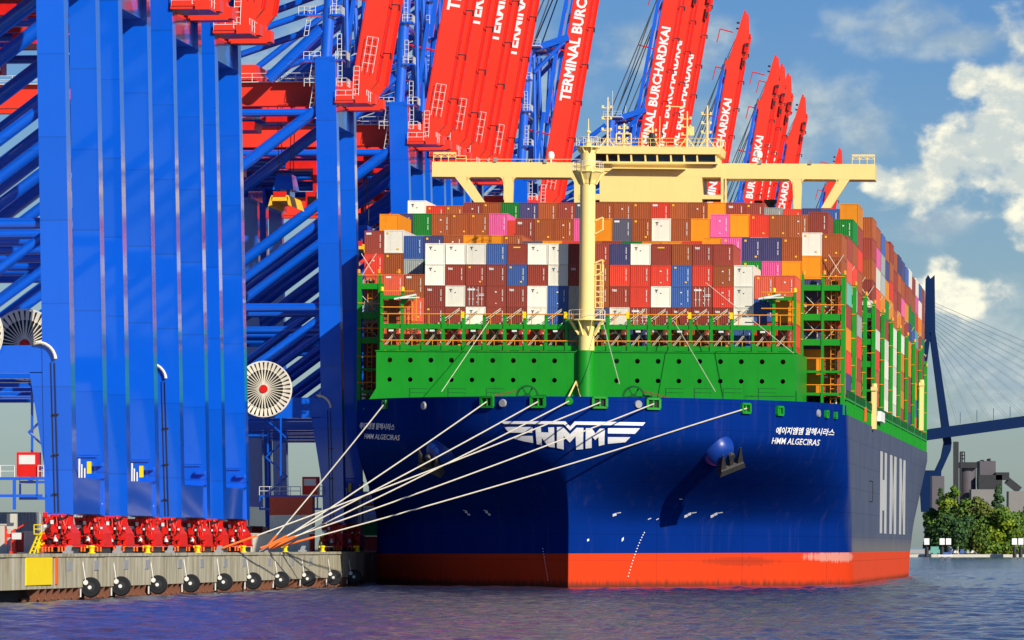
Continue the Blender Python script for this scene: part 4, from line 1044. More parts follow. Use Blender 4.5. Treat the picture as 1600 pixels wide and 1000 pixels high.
m = MB()                                           # upper front: windows band and roof
prism_px(m, [(928, 252.6), (1122, 253.8), (1122, 257), (928, 256)], -0.8, 8)
prism_px(m, [(925, 229), (1128, 230.5), (1126, 241.8), (925, 240.5)], -1.0, 8)
prism_px(m, [(925, 240), (1122, 241), (1120, 254), (928, 253)], 1.6, 8)
prism_px(m, [(958, 262.5), (1072, 263.6), (1072, 265.4), (958, 264.3)], -1.3, -0.05)
prism_px(m, [(958, 257.3), (1072, 258.3), (1072, 258.9), (958, 257.9)], -1.3, -1.2)
px_edges = [929, 949, 966.5, 986.5, 1008.5, 1027, 1048.5, 1069, 1089.5, 1119]
for pe in px_edges: prism_px(m, [(pe - 1, 240.5), (pe + 1.2, 240.6), (pe + 1.8, 254), (pe - 0.4, 254)], -0.75, 1.7)
m.build('bridge_front', 'ship_cream', o)
for pa, pb in zip(px_edges, px_edges[1:]):
    m = MB(); prism_px(m, [(pa + 1.2, 241), (pb - 1.0, 241.3), (pb - 0.6, 253.6), (pa + 1.6, 253.4)], 0.0, 0.1)
    m.build('bridge_window', 'window_glass', o)
m = MB()
for pa, pb, py in ((677, 712, 252.5), (712, 728, 252.5), (1331, 1366, 256.3)):
    (xa, z_), (xb, _) = P(pa, py), P(pb, py)
    m.rail((xa, 0.1, z_), (xb, 0.1, z_), 1.25 if pb != 728 else 0.8, 0.98, 0.06)
    if pb != 728:
        m.box(xa, xb, 0.05, 0.16, z_ + 1.05, z_ + 1.25)
        for k in range(3):
            cx = xa + (k + .5) * (xb - xa) / 3; m.path([(x, 0.1, zz) for x, zz in arc(cx, z_ + 0.45, 0.5, 180, 0, 6)], 0.06, 4)
(xa, z_), (xb, _) = P(925, 229), P(1128, 230.5); m.rail((xa, -0.9, z_), (xb, -0.9, z_), 1.05, 1.6, 0.04); m.rail((xa, 6, z_), (xb, 6, z_), 1.05, 1.6, 0.04)
(xa, z_), (xb, _) = P(728, 252.6), P(925, 254); m.rail((xa, 0.3, z_), (xb, 0.3, z_), 0.35, 6, 0.04, 1)
m.build('wing_rail', 'ship_cream', o)
m = MB()
for px, py, r in ((947.5, 150, 0.16), (973, 191, 0.2), (1001, 205, 0.1), (1017.5, 196, 0.22), (1029, 180, 0.08), (1072, 172, 0.16), (1103.5, 163, 0.2), (1124, 214, 0.1)):
    x, zt = P(px, py); zb = P(px, 229.5)[1]
    m.tube((x, 2, zb), (x, 2, zt), r, 7, r * 0.6)
    if r > 0.14:
        m.beam((x - 1.1, 2, zb), (x, 2, zb + 1.5), .14, .14); m.beam((x + 1.1, 2, zb), (x, 2, zb + 1.5), .14, .14)
        for k in range(3):
            z_ = zb + (zt - zb) * (0.35 + .22 * k); m.beam((x - 0.7, 2, z_), (x + 0.5, 2, z_), .1, .1); m.box(x - .8, x - .5, 1.85, 2.15, z_ - .05, z_ + .35); m.box(x + .35, x + .6, 1.85, 2.15, z_ - .05, z_ + .3)
for px in (966, 979):
    x, z_ = P(px, 213); m.path([(x - .45, 1.8, z_ - .9), (x - .45, 1.8, z_ + .5), (x + .45, 1.8, z_ + .5), (x + .45, 1.8, z_ - .9), (x - .45, 1.8, z_ - .9)], 0.1, 5)
x, z_ = P(1062, 187); m.beam((x - 2.1, 2, z_ + 2.0), (x + .6, 2, z_ + 1.9), .12, .12); m.box(P(1077, 205)[0] - .5, P(1077, 205)[0] + .5, 1.9, 2.1, z_ - 2, z_ - .8)
m.build('antenna_mast', 'ship_cream', o)
m = MB(); x, z_ = P(1017.5, 217); m.lathe([(.45, -.9), (.5, -.2), (.3, 0), (.5, .3), (.4, .9)], o=(x, 1.4, z_), n=10); m.build('compass', 'dark_steel', o)
for px, py in ((858, 241.5), (1184, 240)):
    x, z_ = P(px, py); m = MB(); m.lathe([(0.1, -1.0), (0.12, -.5), (0.42, -.35), (0.48, .1), (0.38, .45), (0.15, .62)], o=(x, 2.5, z_), n=14); m.build('radome', 'letter_white', o, True)
m = MB()
for px, py in ((774, 250), (852, 252), (1188, 253), (1266, 254), (1117, 258)):
    x, z_ = P(px, py); m.box(x - .22, x + .22, -0.2, 0.25, z_ - .25, z_ + .3)
m.build('wing_lamp', 'grey_steel', o)
m = MB()                                           # tower and funnel casing below and behind the wheelhouse
m.box(-12, 12, 2, 8.9, DECK, P(1000, 314)[1] - 0.1); m.box(-14, 14, 60, 74, DECK, 44.0); m.build('accommodation_tower', 'ship_cream', o)
m = MB(); xa, z_ = P(1180, 313); m.lathe([(.4, -3), (.4, -.2), (.55, 0), (.55, .35)], o=(xa, 6, z_), n=12); m.lathe([(.6, -3), (.6, -.2), (.9, .1), (.9, .45)], o=(xa + 1.7, 6, z_), n=12); m.build('exhaust_hood', 'dark_steel', o)

# ------------------------------------------------------------------ lashing bridges
def lash_front():
    m = MB(); Y0 = 22.4
    def z_at(py): return ship_px(917, py, Y0)[1]
    zt, zb, z1, z2 = z_at(494), z_at(548), z_at(507), z_at(514.5)
    xs_ = [xs0 + i * PIT for i in range(npl + 1)]
    for i, x in enumerate(xs_):
        tall = i in (0, 1, npl - 1, npl)
        if i in (2, npl - 2): continue
        m.box(x - .17, x + .17, Y0, Y0 + .9, zb - 3, z_at(455) if tall else zt)
        if 1 < i < npl - 1:
            m.hexa([(x - .17, Y0 + .05, zt), (x + .17, Y0 + .05, zt), (x + .17, Y0 + .05, zt - .3), (x - .17, Y0 + .05, zt - .3)], [(x - .1, Y0 - .1, zt + .25), (x + .1, Y0 - .1, zt + .25), (x + .1, Y0 - .1, zt), (x - .1, Y0 - .1, zt)])
    m.box(xs_[2] - .12, xs_[2] + .12, Y0, Y0 + .9, zb - 3, z2); m.box(xs_[npl - 2] - .12, xs_[npl - 2] + .12, Y0, Y0 + .9, zb - 3, z2)
    m.box(xs_[0], xs_[-1], Y0 + .1, Y0 + .5, z2, z1); m.box(xs_[0], xs_[-1], Y0 + .12, Y0 + .9, zb, zb + .6)
    za, zc = z_at(462), z_at(468)
    for a, b in ((0, 1), (npl - 1, npl)): m.box(xs_[a], xs_[b], Y0 + .1, Y0 + 1.3, zc, za)
    for s_, x in ((1, xs_[1]), (-1, xs_[npl - 1])):
        m.box(min(x, x + s_ * 1.5), max(x, x + s_ * 1.5), Y0 + .1, Y0 + 1.3, zc, za)
        m.hexa([(x, Y0 + .1, zc), (x, Y0 + .4, zc), (x, Y0 + .4, zc - .9), (x, Y0 + .1, zc - .9)], [(x + s_ * .8, Y0 + .1, zc), (x + s_ * .8, Y0 + .4, zc), (x + s_ * .75, Y0 + .4, zc - .05), (x + s_ * .75, Y0 + .1, zc - .05)])
        for zz, q_ in ((z2, -1), (zb + .65, 1)):
            for x2, s2 in ((x, s_), (x + s_ * PIT, -s_)): m.prism([(x2, zz), (x2 + s2 * .55, zz), (x2, zz + q_ * .55)], Y0 + .1, Y0 + .4)
    lb = m.build('lashing_bridge', 'ship_green', S)
    m = MB(); zr = z_at(533); zr2 = z_at(491.5)
    m.tube((xs_[0], Y0 - .1, zr), (xs_[-1], Y0 - .1, zr), .075, 5); m.tube((xs_[0], Y0 - .1, zr2), (xs_[-1], Y0 - .1, zr2), .075, 5)
    for a, b in ((0, 1.6), (npl - 1.6, npl)):
        xa, xb = xs_[0] + a * PIT, xs_[0] + b * PIT
        for pz in (456, 481): m.tube((xa, Y0 - .1, z_at(pz)), (xb, Y0 - .1, z_at(pz)), .07, 5)
    for i, x in enumerate(xs_[:-1]): m.tube((x + 1.26, Y0 - .1, zr), (x + 1.26, Y0 - .1, zb + .65), .05, 4); m.tube((x + .8, Y0 - .1, zr2), (x + .8, Y0 - .1, z1), .05, 4)
    for px in (645, 1233): x, _ = ship_px(px, 500, Y0); m.ladder((x, Y0 + 1.2, zb), (x, Y0 + 1.2, za), .5, .05)
    m.build('hand_rail', 'rail_orange', lb)
    m = MB()
    for i in (4, 7, 9, 12, 15, 17):
        x = xs_[i]; m.box(x - .28, x + .1, Y0 - .3, Y0, zt - .3, zt + .5)
    for i in (0, 1, npl - 1, npl): m.lathe([(.22, 0), (.22, .4), (.1, .5)], o=(xs_[i], Y0 + .4, z_at(455)), n=8)
    m.build('bollard_cap', 'safety_yellow', lb)
    m = MB()
    for i in range(0, npl, 2): x = xs_[i] + 1.2; m.box(x - .3, x + .3, Y0 + .06, Y0 + .1, z2 - .35, z2 - .12)
    for px in (634, 1203): x, z_ = ship_px(px, 466, Y0 - .5); m.beam((x - 1.4, Y0 - .6, z_ - .1), (x + 1.3, Y0 - .6, z_ + .45), .3, .2); m.beam((x - .7, Y0 - .7, z_), (x + 1.7, Y0 - .7, z_ + .1), .3, .15)
    m.build('deck_lamp', 'rail_white', lb)
    proto = None
    for i in range(npl):                           # lashing rods crossed in front of every bottom container
        if proto is None:
            m = MB(); m.tube((.3, 0, .1), (PIT - .35, .15, 2.5), .045, 4); m.tube((PIT - .3, 0, .1), (.35, .15, 2.5), .045, 4); m.tube((.5, .05, .1), (PIT - .15, .2, 2.5), .04, 4); r = proto = m.build('lashing_rod', 'rope_cream', lb)
        else: r = proto.copy(); col.objects.link(r)
        r.location = (xs_[i], Y0 + 1.0, zb + .6)
    proto = None
    for i in range(3, npl - 2):
        if proto is None:
            m = MB(); m.tube((.0, .3, .0), (PIT, 1.6, 1.95), .05, 4); m.tube((.45, .3, .0), (PIT, 1.6, 1.75), .05, 4); r = proto = m.build('lashing_rod', 'rope_cream', lb)
        else: r = proto.copy(); col.objects.link(r)
        r.location = (xs_[i] - PIT * 0.5 + 0.6, Y0, z1 + .05)
lash_front()
NB = 24
PIB = 2.495
def col_x(i, n=NB): return (i - n / 2) * PIB
def lash_side(ys, ztop=38.7, sides=(1,)):
    m = MB()
    for sg in sides:
        for k in range(0, 3):
            x = sg * (B - 0.26 - k * PIT); e = .26 if k == 0 else .16
            m.box(x - e, x + e, ys, ys + 1.0, DECK - .2, ztop)
        x0, x1 = sorted((sg * (B - 0.1), sg * (B - 0.12 - 2 * PIT)))
        for z_, hh in ((36.7, .7), (33.0, .8), (29.9, .8), (26.5, .3), (23.7, .35)): m.box(x0, x1, ys + .1, ys + 1.4, z_, z_ + hh)
        for z_, dx in ((33.0, -1), (29.9, -1)):
            for k in (0, 1):
                xa = sg * (B - .12 - k * PIT); m.prism([(xa, z_), (xa - sg * .5, z_), (xa, z_ - .5)], ys + .1, ys + .4)
    lb = m.build('lashing_bridge', 'ship_green', S)
    m = MB()
    for sg in sides:
        x0, x1 = sg * (B - 0.1), sg * (B - 0.12 - 2 * PIT)
        for z_ in (38.4, 34.9, 31.8, 28.3, 25.0): m.tube((x0, ys - .05, z_), (x1, ys - .05, z_), .07, 4)
        for z_ in (26.8, 30.6, 33.8): m.box(x1 - .3 if sg > 0 else x1, x1 + .3 if sg < 0 else x1, ys - .1, ys, z_, z_ + .1)
        m.ladder((sg * (B - 1.5), ys + .9, DECK), (sg * (B - 1.5), ys + .9, 38), .6, .05)
        for k in range(3): m.lathe([(.2, 0), (.2, .4), (.1, .5)], o=(sg * (B - .12 - k * PIT), ys + .4, ztop), n=8)
    m.build('hand_rail', 'rail_orange', lb)
    m = MB()
    for sg in sides:
        for z_ in (30.7, 33.8):
            for k in (0, 1):
                xa = sg * (B - .25 - k * PIT); xb = xa - sg * (PIT - .3)
                m.tube((xa, ys + .9, z_), (xb, ys + 1.2, z_ + 2.3), .05, 4); m.tube((xb, ys + .9, z_), (xa, ys + 1.2, z_ + 2.3), .05, 4)
        for z_ in (38.2,): m.tube((sg * (B - .3), ys + .9, z_), (sg * (B - 2.2), ys + 1.2, z_ + 3.0), .05, 4); m.tube((sg * (B - 2.2), ys + .9, z_), (sg * (B - .3), ys + 1.2, z_ + 3.0), .05, 4)
    m.build('lashing_rod', 'rope_cream', lb)
BAY_Y = [24.4, 38.0, 51.6, 65.2, 78.8]
LASH_Y = [36.0, 63.4, 92.0, 117.0, 145.6, 174.2, 202.8, 231.4, 260.0, 288.6]
for ys in LASH_Y:
    lash_side(ys); lash_side(ys, sides=(-1,))
lash_side(LEN - 4, 36.5)
# side coaming, stanchions and rail along both deck edges, small deck gear on the port side
m = MB()
for sg in (-1, 1):
    m.box(sg * (B - .5) - .15, sg * (B - .5) + .15, 42, LEN - 2, DECK - .3, DECK + 1.5); m.box(min(sg * B, sg * (B - 1.4)), max(sg * B, sg * (B - 1.4)), 42, LEN - 2, 23.35, 23.6)
    y_ = 43.0
    while y_ < LEN - 3: m.box(sg * (B - .2) - .08, sg * (B - .2) + .08, y_, y_ + .16, DECK, 23.4); m.hexa([(sg * (B - .2), y_, DECK + .2), (sg * (B - .2), y_ + .2, DECK + .2), (sg * (B - .2) + .1, y_ + .2, DECK + .2), (sg * (B - .2) + .1, y_, DECK + .2)], [(sg * (B - .2), y_ + 1.2, 23.4), (sg * (B - .2), y_ + 1.4, 23.4), (sg * (B - .2) + .1, y_ + 1.4, 23.4), (sg * (B - .2) + .1, y_ + 1.2, 23.4)]); y_ += 2.4
m.build('side_coaming', 'ship_green', S)
m = MB()
for sg in (-1, 1):
    for hh in (0.5, 1.0): m.tube((sg * (B - .05), 42, 23.6 + hh), (sg * (B - .05), LEN - 3, 23.6 + hh), .04, 4)
    y_ = 42.5
    while y_ < LEN - 3: m.tube((sg * (B - .05), y_, 23.6), (sg * (B - .05), y_, 24.6), .045, 4); y_ += 1.6
m.build('side_rail', 'ship_green_dark', S)
for px, py0, py1, wd in ((1362.5, 607, 672, .42), (1437, 600, 674, .45)):
    ys = d_side(px); m = MB(); m.box(B - .1, B + .1 + wd, ys, ys + 3.0, zs(py1, ys), zs(py0, ys)); m.lathe([(.4, 0), (.4, .5)], o=(B + .2, ys + 1, zs(py0, ys)), n=8); m.box(B - .2, B + .15 + wd, ys - .2, ys + 3.2, zs(py0, ys) - .5, zs(py0, ys)); m.build('davit', 'ship_cream', S)
ys = d_side(1371); m = MB(); m.box(B - .1, B + .5, ys, ys + 12, 22.6, 24.0); m.build('liferaft', 'letter_white', S)
x, z_ = ship_px(1311, 628, 42); m = MB(); m.box(x - .5, x + .5, 41, 41.6, z_ - .9, z_ - .65); m.box(x - .5, x + .5, 41, 41.6, z_ + .65, z_ + .9); m.box(x - .5, x - .25, 41, 41.6, z_ - .65, z_ + .65); m.box(x + .25, x + .5, 41, 41.6, z_ - .65, z_ + .65); m.box(x - .15, x + .15, 41, 41.4, z_ - 2.4, z_ - .9); m.build('signal_box', 'letter_white', S)
ys = d_side(1351); m = MB(); m.box(B - .05, B + .2, ys, ys + 1.5, 21.7, 23.6); m.build('gangway_post', 'hinge_orange', S)
# ------------------------------------------------------------------ containers
CC = {'br': ((0.37, 0.092, 0.026), 'rust brown'), 'dr': ((0.30, 0.052, 0.032), 'maroon'), 'rd': ((0.66, 0.052, 0.026), 'bright red'), 'sa': ((0.70, 0.11, 0.055), 'salmon red'),
      'or': ((0.82, 0.27, 0.004), 'orange'), 'wh': ((0.82, 0.78, 0.65), 'white'), 'nv': ((0.062, 0.060, 0.165), 'dark navy'), 'bl': ((0.05, 0.115, 0.34), 'blue'),
      'gr': ((0.010, 0.21, 0.030), 'green'), 'pk': ((0.74, 0.12, 0.33), 'pink'), 'gy': ((0.34, 0.38, 0.36), 'pale grey'), 'sl': ((0.10, 0.10, 0.145), 'slate grey'), 'te': ((0.12, 0.36, 0.30), 'teal')}
CW, CL_, CH = 2.44, 12.19, 2.9
def container_body(door=False, flat=False):
    m = MB(); e = 0.11
    for x0 in (0, CW - e):
        for y0 in (0, CL_ - 0.16): m.box(x0, x0 + e, y0, y0 + 0.16, 0, CH)
    for z0 in (0, CH - 0.12):
        m.box(e, CW - e, 0, 0.1, z0, z0 + 0.12); m.box(e, CW - e, CL_ - .1, CL_, z0, z0 + .12)
        m.box(0, 0.09, .16, CL_ - .16, z0, z0 + 0.12); m.box(CW - .09, CW, .16, CL_ - .16, z0, z0 + 0.12)
    def corr(n, L0, L1, put, depth=0.05):
        """trapezoid corrugation between L0 and L1"""
        st = (L1 - L0) / n; pr = []
        for k in range(n):
            a = L0 + k * st; pr += [(a, depth), (a + st * .3, depth), (a + st * .45, 0), (a + st * .85, 0)]
        pr.append((L1, depth))
        vs = [put(a, d, z) for z in (0.12, CH - 0.12) for a, d in pr]; n_ = len(pr)
        m.add(vs, [(i, i + 1, n_ + i + 1, n_ + i) for i in range(n_ - 1)])
    if door or flat: m.add([(e, .05, .12), (CW - e, .05, .12), (CW - e, .05, CH - .12), (e, .05, CH - .12)], [(0, 1, 2, 3)])
    else: corr(9, e, CW - e, lambda a, d, z: (a, .02 + d, z))
    corr(9, e, CW - e, lambda a, d, z: (a, CL_ - .02 - d, z))
    if flat: 
        for x in (0.02, CW - .02): m.add([(x, .16, .12), (x, CL_ - .16, .12), (x, CL_ - .16, CH - .12), (x, .16, CH - .12)], [(0, 1, 2, 3)])
    else:
        corr(26, .16, CL_ - .16, lambda a, d, z: (.01 + d, a, z)); corr(26, .16, CL_ - .16, lambda a, d, z: (CW - .01 - d, a, z))
    m.add([(.05, .05, CH - .03), (CW - .05, .05, CH - .03), (CW - .05, CL_ - .05, CH - .03), (.05, CL_ - .05, CH - .03)], [(0, 1, 2, 3)])
    m.add([(.05, .05, .05), (.05, CL_ - .05, .05), (CW - .05, CL_ - .05, .05), (CW - .05, .05, .05)], [(0, 1, 2, 3)])
    return m.mesh('container', 'container_paint')
BODY = {'c': container_body(), 'd': container_body(door=True), 'f': container_body(flat=True)}
def mk(fn):
    m = MB(); mt = fn(m); return m.mesh('marking', mt)
def strip_(m):
    for k in range(11):
        if k != 4: m.box(CW - .52, CW - .42, -.012, 0.03, 0.75 + .15 * k, 0.86 + .15 * k)
    return 'mark_white'
def tex_(m):
    vs, fs, tw, th = text2d('tex', 1.0, 0.03); m.add([(.28 + x * .62 / tw, -.012, CH - .75 + y * .38 / th) for x, y in vs], fs); return strip_(m)
def reefer_(m):
    m.box(.5, .85, -.012, .03, CH - .55, CH - .45); m.box(.63, .72, -.012, .03, CH - .85, CH - .55); m.box(1.15, 1.3, -.012, .03, CH - 1.0, CH - .9); return 'mark_dark'
def plate_(m): m.box(.2, .85, -.012, .03, CH - .5, CH - .26); return strip_(m)
def dots_(m): m.box(1.6, 1.85, -.014, .03, .42, .62); m.box(.3, .55, -.014, .03, CH - .5, CH - .25); return 'mark_yellow'
def dot1(m): m.box(1.05, 1.25, -.014, .03, CH - .95, CH - .78); m.box(1.1, 1.25, -.014, .03, .4, .52); return 'mark_white'
def bars_(m):
    for x in (.4, .85, 1.5, 1.95): m.tube((x, -.03, .15), (x, -.03, CH - .15), .035, 5); m.box(x - .1, x + .14, -.06, 0, 1.0, 1.08)
    for z in (.5, 1.4, 2.2): m.box(1.32, 1.4, -.02, .04, z, z + .2)
    m.box(.2, 1.1, -.015, .04, 2.25, 2.5); m.box(1.6, 2.2, -.015, .04, 1.5, 1.6); m.box(1.6, 2.2, -.015, .04, 1.7, 1.78); return 'mark_white'
def amber(m): m.box(.75, 1.6, -.012, .03, CH - .62, CH - .45); return 'mark_yellow'
MARK = {'s': mk(strip_), 't': mk(tex_), 'w': mk(reefer_), 'p': mk(plate_), 'y': mk(dots_), 'o': mk(dot1), 'b': mk(bars_), 'a': mk(amber)}
MWORD = {'t': ' marked tex', 'p': ' with white plate', 'b': ' door end', 'a': ' with amber lettering', 'w': ' reefer', 'y': ' with yellow stickers'}
ORD = ['first', 'second', 'third', 'fourth', 'fifth', 'sixth', 'seventh', 'eighth', 'ninth', 'tenth', 'eleventh', 'twelfth', 'thirteenth', 'fourteenth', 'fifteenth', 'sixteenth', 'seventeenth', 'eighteenth', 'nineteenth', 'twentieth', 'twenty first', 'twenty second', 'twenty third', 'twenty fourth']
rc = random.Random(11)
count = 0
TAKEN = set()
def container(spec, x, y, z, h, where, parts=True):
    """spec: colour code plus optional marking letters, e.g. 'dr:t'"""
    global count
    code, _, marks = spec.partition(':')
    c3, word = CC[code]
    kind = 'd' if 'b' in marks else ('f' if code in ('or', 'wh') or marks == 'f' else 'c')
    o = bpy.data.objects.new('shipping_container', BODY[kind]); col.objects.link(o)
    o.color = (*c3, 1)
    o.matrix_local = M_SHIP @ Matrix.Translation((x + 0.03, y, z)) @ Matrix.Diagonal((1, 1, (h - 0.03) / CH, 1))
    if parts:
        if not marks:
            if code == 'wh': marks = 'w'
            elif code != 'or': marks = 's' + rc.choice(['', 'o', 'o', 'y', ''])
        for ch in marks:
            if ch in MARK:
                k = bpy.data.objects.new('marking', MARK[ch]); col.objects.link(k); k.parent = o
    mw = next((MWORD[c] for c in marks if c in 'tpbaw'), '') if 'front' in where else ''
    tag(o, f"{word}{mw if mw else ''} container {where}".replace('reefer container', 'reefer container'), 'container', 'containers stacked on the ship')
    count += 1
    return o
def tier(i, n): return 'top' if i == 0 else f'{ORD[i]}' 
# front stack, column by column, top to bottom
B1 = ['wh,wh,dr:t,dr,br:p', 'wh,dr:t,wh,dr,rd', 'wh,dr,dr:b,wh,dr', 'bl,dr:t,dr,dr,br', 'dr:a,bl,dr:t,dr,rd', 'wh,dr,wh,wh,rd', 'wh,wh,bl,bl,dr', 'dr,dr:t,gy,gy,gy',
      'dr,br,br,nv,br', 'nv,rd,dr:t,wh,dr:t', 'wh,rd,rd,dr:b,nv', 'dr:a,rd,wh,dr,br:p', 'br,bl,bl,dr:t,br', 'dr:t,rd,dr:b,dr:t,br', 'dr,br,rd,dr:t,dr', '-,wh,wh,wh,bl']
Y1 = BAY_Y[0]
zt1 = ship_px(760, 380, Y1)[1]; H1 = 2.59
for i, cs in enumerate(B1):
    x = xs0 + (i + 2) * PIT
    side = f'{ORD[7 - i]} column left of mast' if i < 8 else f'{ORD[i - 8]} column right of mast'
    if i == 7: side = 'column just left of mast'
    if i == 8: side = 'column just right of mast'
    for k, c in enumerate(cs.split(',')):
        if c == '-': continue
        container(c, x, Y1, zt1 - (k + 1) * H1, H1, f'in front stack, {tier(k, 5)} tier, {side}')
zt1b = ship_px(630, 428, Y1)[1]
for i, cs, side in ((0, 'sa:p,br,sa:p', 'left end column'), (1, 'br:p,sa,sa', 'column beside its left end'), (18, 'sa,bl,rd', 'column beside its right end'), (19, 'sa,or,rd', 'right end column')):
    for k, c in enumerate(cs.split(',')):
        container(c, xs0 + i * PIT, Y1, zt1b - (k + 1) * 2.9, 2.9, f'in front stack, {tier(k, 3)} tier, {side}')
def stack(bay, cols, names, h=2.9):
    for i, topy, cs in cols:
        x = col_x(i); px = 800 + F_PX * (STX + x + 0.113 * (BAY_Y[bay])) / (STD + BAY_Y[bay])
        zt = ship_px(px, topy, BAY_Y[bay])[1]
        cl = cs.split(',')
        for k, c in enumerate(cl):
            TAKEN.add((bay, i, k)); 
            container(c, x, BAY_Y[bay], zt - (k + 1) * h, h, f'{names}, {tier(k, 9)} tier, {ORD[i]} column from left')
        TOPZ[(bay, i)] = (zt, len(cl))
TOPZ = {}
stack(1, [(0, 360, 'dr:p,rd,sa:p,gy,dr,dr,dr'), (1, 359, 'wh:y,br:y,or'), (2, 368, 'bl,gy'), (3, 368, 'nv,gr'), (4, 367, 'br'), (5, 367, 'or'), (6, 367, 'or'), (7, 367, 'br'), (8, 376, 'sl'), (9, 376, 'or'), (10, 376, 'rd'), (11, 376, 'br'), (12, 376, 'dr'), (13, 377, 'gr'), (14, 377, 'or'), (15, 377, 'or'), (16, 377, 'rd'),
           (17, 371, 'or'), (18, 371, 'pk,pk'), (19, 371, 'nv,gr'), (20, 371, 'nv,pk'), (21, 371, 'br:y,or'), (22, 363, 'wh:y,or,nv,br:p,nv,or,or'), (23, 365, 'br:y,br:y,br,rd:p,br,br,sa:p')], 'second stack from bow')
stack(2, [(0, 334, 'or'), (7, 341, 'dr:t'), (8, 341, 'br:y'), (9, 341, 'br'), (10, 341, 'pk'), (11, 341, 'or'), (12, 341, 'sl:p'), (13, 341, 'br'), (14, 341, 'wh'), (15, 341, 'br'), (16, 341, 'or'), (17, 334.5, 'pk'), (18, 334.5, 'or'), (19, 335, 'rd:y'), (20, 335, 'br:y'), (21, 335, 'br'), (22, 331, 'dr'), (23, 368, 'dr,sa,te,dr,or,rd:p')], 'third stack from bow')
stack(3, [(0, 333, 'nv'), (1, 333, 'gr'), (2, 333, 'br'), (3, 333, 'br:y'), (4, 333, 'br'), (5, 333, 'pk'), (23, 342, 'gr,br,rd,wh,dr,dr,or,rd:p')], 'fourth stack from bow')
stack(4, [(0, 313, 'wh'), (1, 321, 'rd'), (2, 321, 'br'), (3, 316, 'dr'), (4, 316, 'br:y'), (5, 316, 'gr'), (6, 316, 'nv'), (7, 316, 'br'), (8, 316, 'dr'), (9, 316, 'sl:p'), (10, 316, 'br'), (11, 316, 'br'), (12, 316, 'br:y'), (13, 316, 'rd:p'), (14, 316, 'br:y'), (15, 316, 'br'), (16, 316, 'or'), (17, 316, 'dr:t'), (18, 317, 'dr'), (19, 324, 'gy'), (20, 326, 'rd'), (21, 325, 'nv'), (22, 326, 'bl'), (23, 318, 'or,dr,rd,br,dr,gy,rd,dr,br')], 'fifth stack from bow')
AFT = []
for L in LASH_Y[3:]: AFT += [L + 1.6, L + 15.0]
AFT_TOP = [50.8, 50.3, 50.2, 50.0, 50.6, 49.9, 50.2, 50.0, 49.8, 50.1, 49.6, 50.0, 49.8, 49.7]
AFTC = ['br,dr,br,dr,wh,dr,dr,rd,dr', 'br,pk,wh,sa,dr,wh,rd,br,br', 'bl,gy,gy,or,wh,wh,dr,dr,dr', 'br,nv,or,gr,dr,wh,wh,wh,wh', 'dr,br,rd,or,bl,sl,rd,or,or', 'br,dr,dr,br,wh,wh,wh,wh,wh', 'nv,br,dr,or,pk,dr,dr,br,or', 'nv,br,pk,br,wh,or,br,or,dr', 'bl,dr,or,dr,sa,rd,te,dr,br']
for b, cs in enumerate(AFTC):
    for k, c in enumerate(cs.split(',')):
        container(c, col_x(23), AFT[b], AFT_TOP[b] - (k + 1) * 2.9, 2.9, f'on port side, {tier(k, 9)} tier, {ORD[b]} bay behind wheelhouse', parts=False)
print('single containers', count)
# everything deeper in the stacks: one object
m = MB(); keys = list(CC); wts = {'br': 6, 'dr': 6, 'rd': 4, 'sa': 2, 'or': 3, 'wh': 2, 'nv': 3, 'bl': 1, 'gr': 1, 'pk': 1, 'gy': 1, 'sl': 1, 'te': 1}
for k in keys: paint('stack_' + k, CC[k][0], 0.55, 0.12, 0.3, (0.1, 0.05, 0.03), scale=0.8)
bagc = [k for k in keys for _ in range(wts[k])]
def put(x, y, z, h):
    m.mi = keys.index(rc.choice(bagc)); m.box(x + .03, x + .03 + CW, y, y + CL_, z, z + h - .03)
for i in range(16):                                # under the front stack, seen through the breakwater's holes
    put(xs0 + (i + 2) * PIT, Y1, zt1 - 6 * H1, H1)
    if i == 15: continue
for i in (0, 1, 18, 19): put(xs0 + i * PIT, Y1, zt1b - 4 * 2.9, 2.9)
for bay in range(1, 5):
    for i in range(24):
        zt, n0 = TOPZ.get((bay, i), (ship_px(900, {1: 377, 2: 378 if i < 7 else 346, 3: 344, 4: 322}[bay], BAY_Y[bay])[1], 0))
        k = n0
        while zt - (k + 1) * 2.9 > DECK + 0.8:
            put(col_x(i), BAY_Y[bay], zt - (k + 1) * 2.9, 2.9); k += 1
for b, ys in enumerate(AFT):
    for i in range(24):
        if i == 23 and b < len(AFTC): continue
        zt = AFT_TOP[b] - (0 if i == 23 else rc.choice((0, 0, 0, .4, 2.9)))
        k = 0
        while zt - (k + 1) * 2.9 > DECK + 0.8:
            put(col_x(i), ys, zt - (k + 1) * 2.9, 2.9); k += 1
m.mi = 0
o = m.build('container_stacks', ['stack_' + k for k in keys], mat=M_SHIP)
tag(o, 'mixed coloured containers deep in the stacks and far aft on the ship', 'containers', kind='stuff')

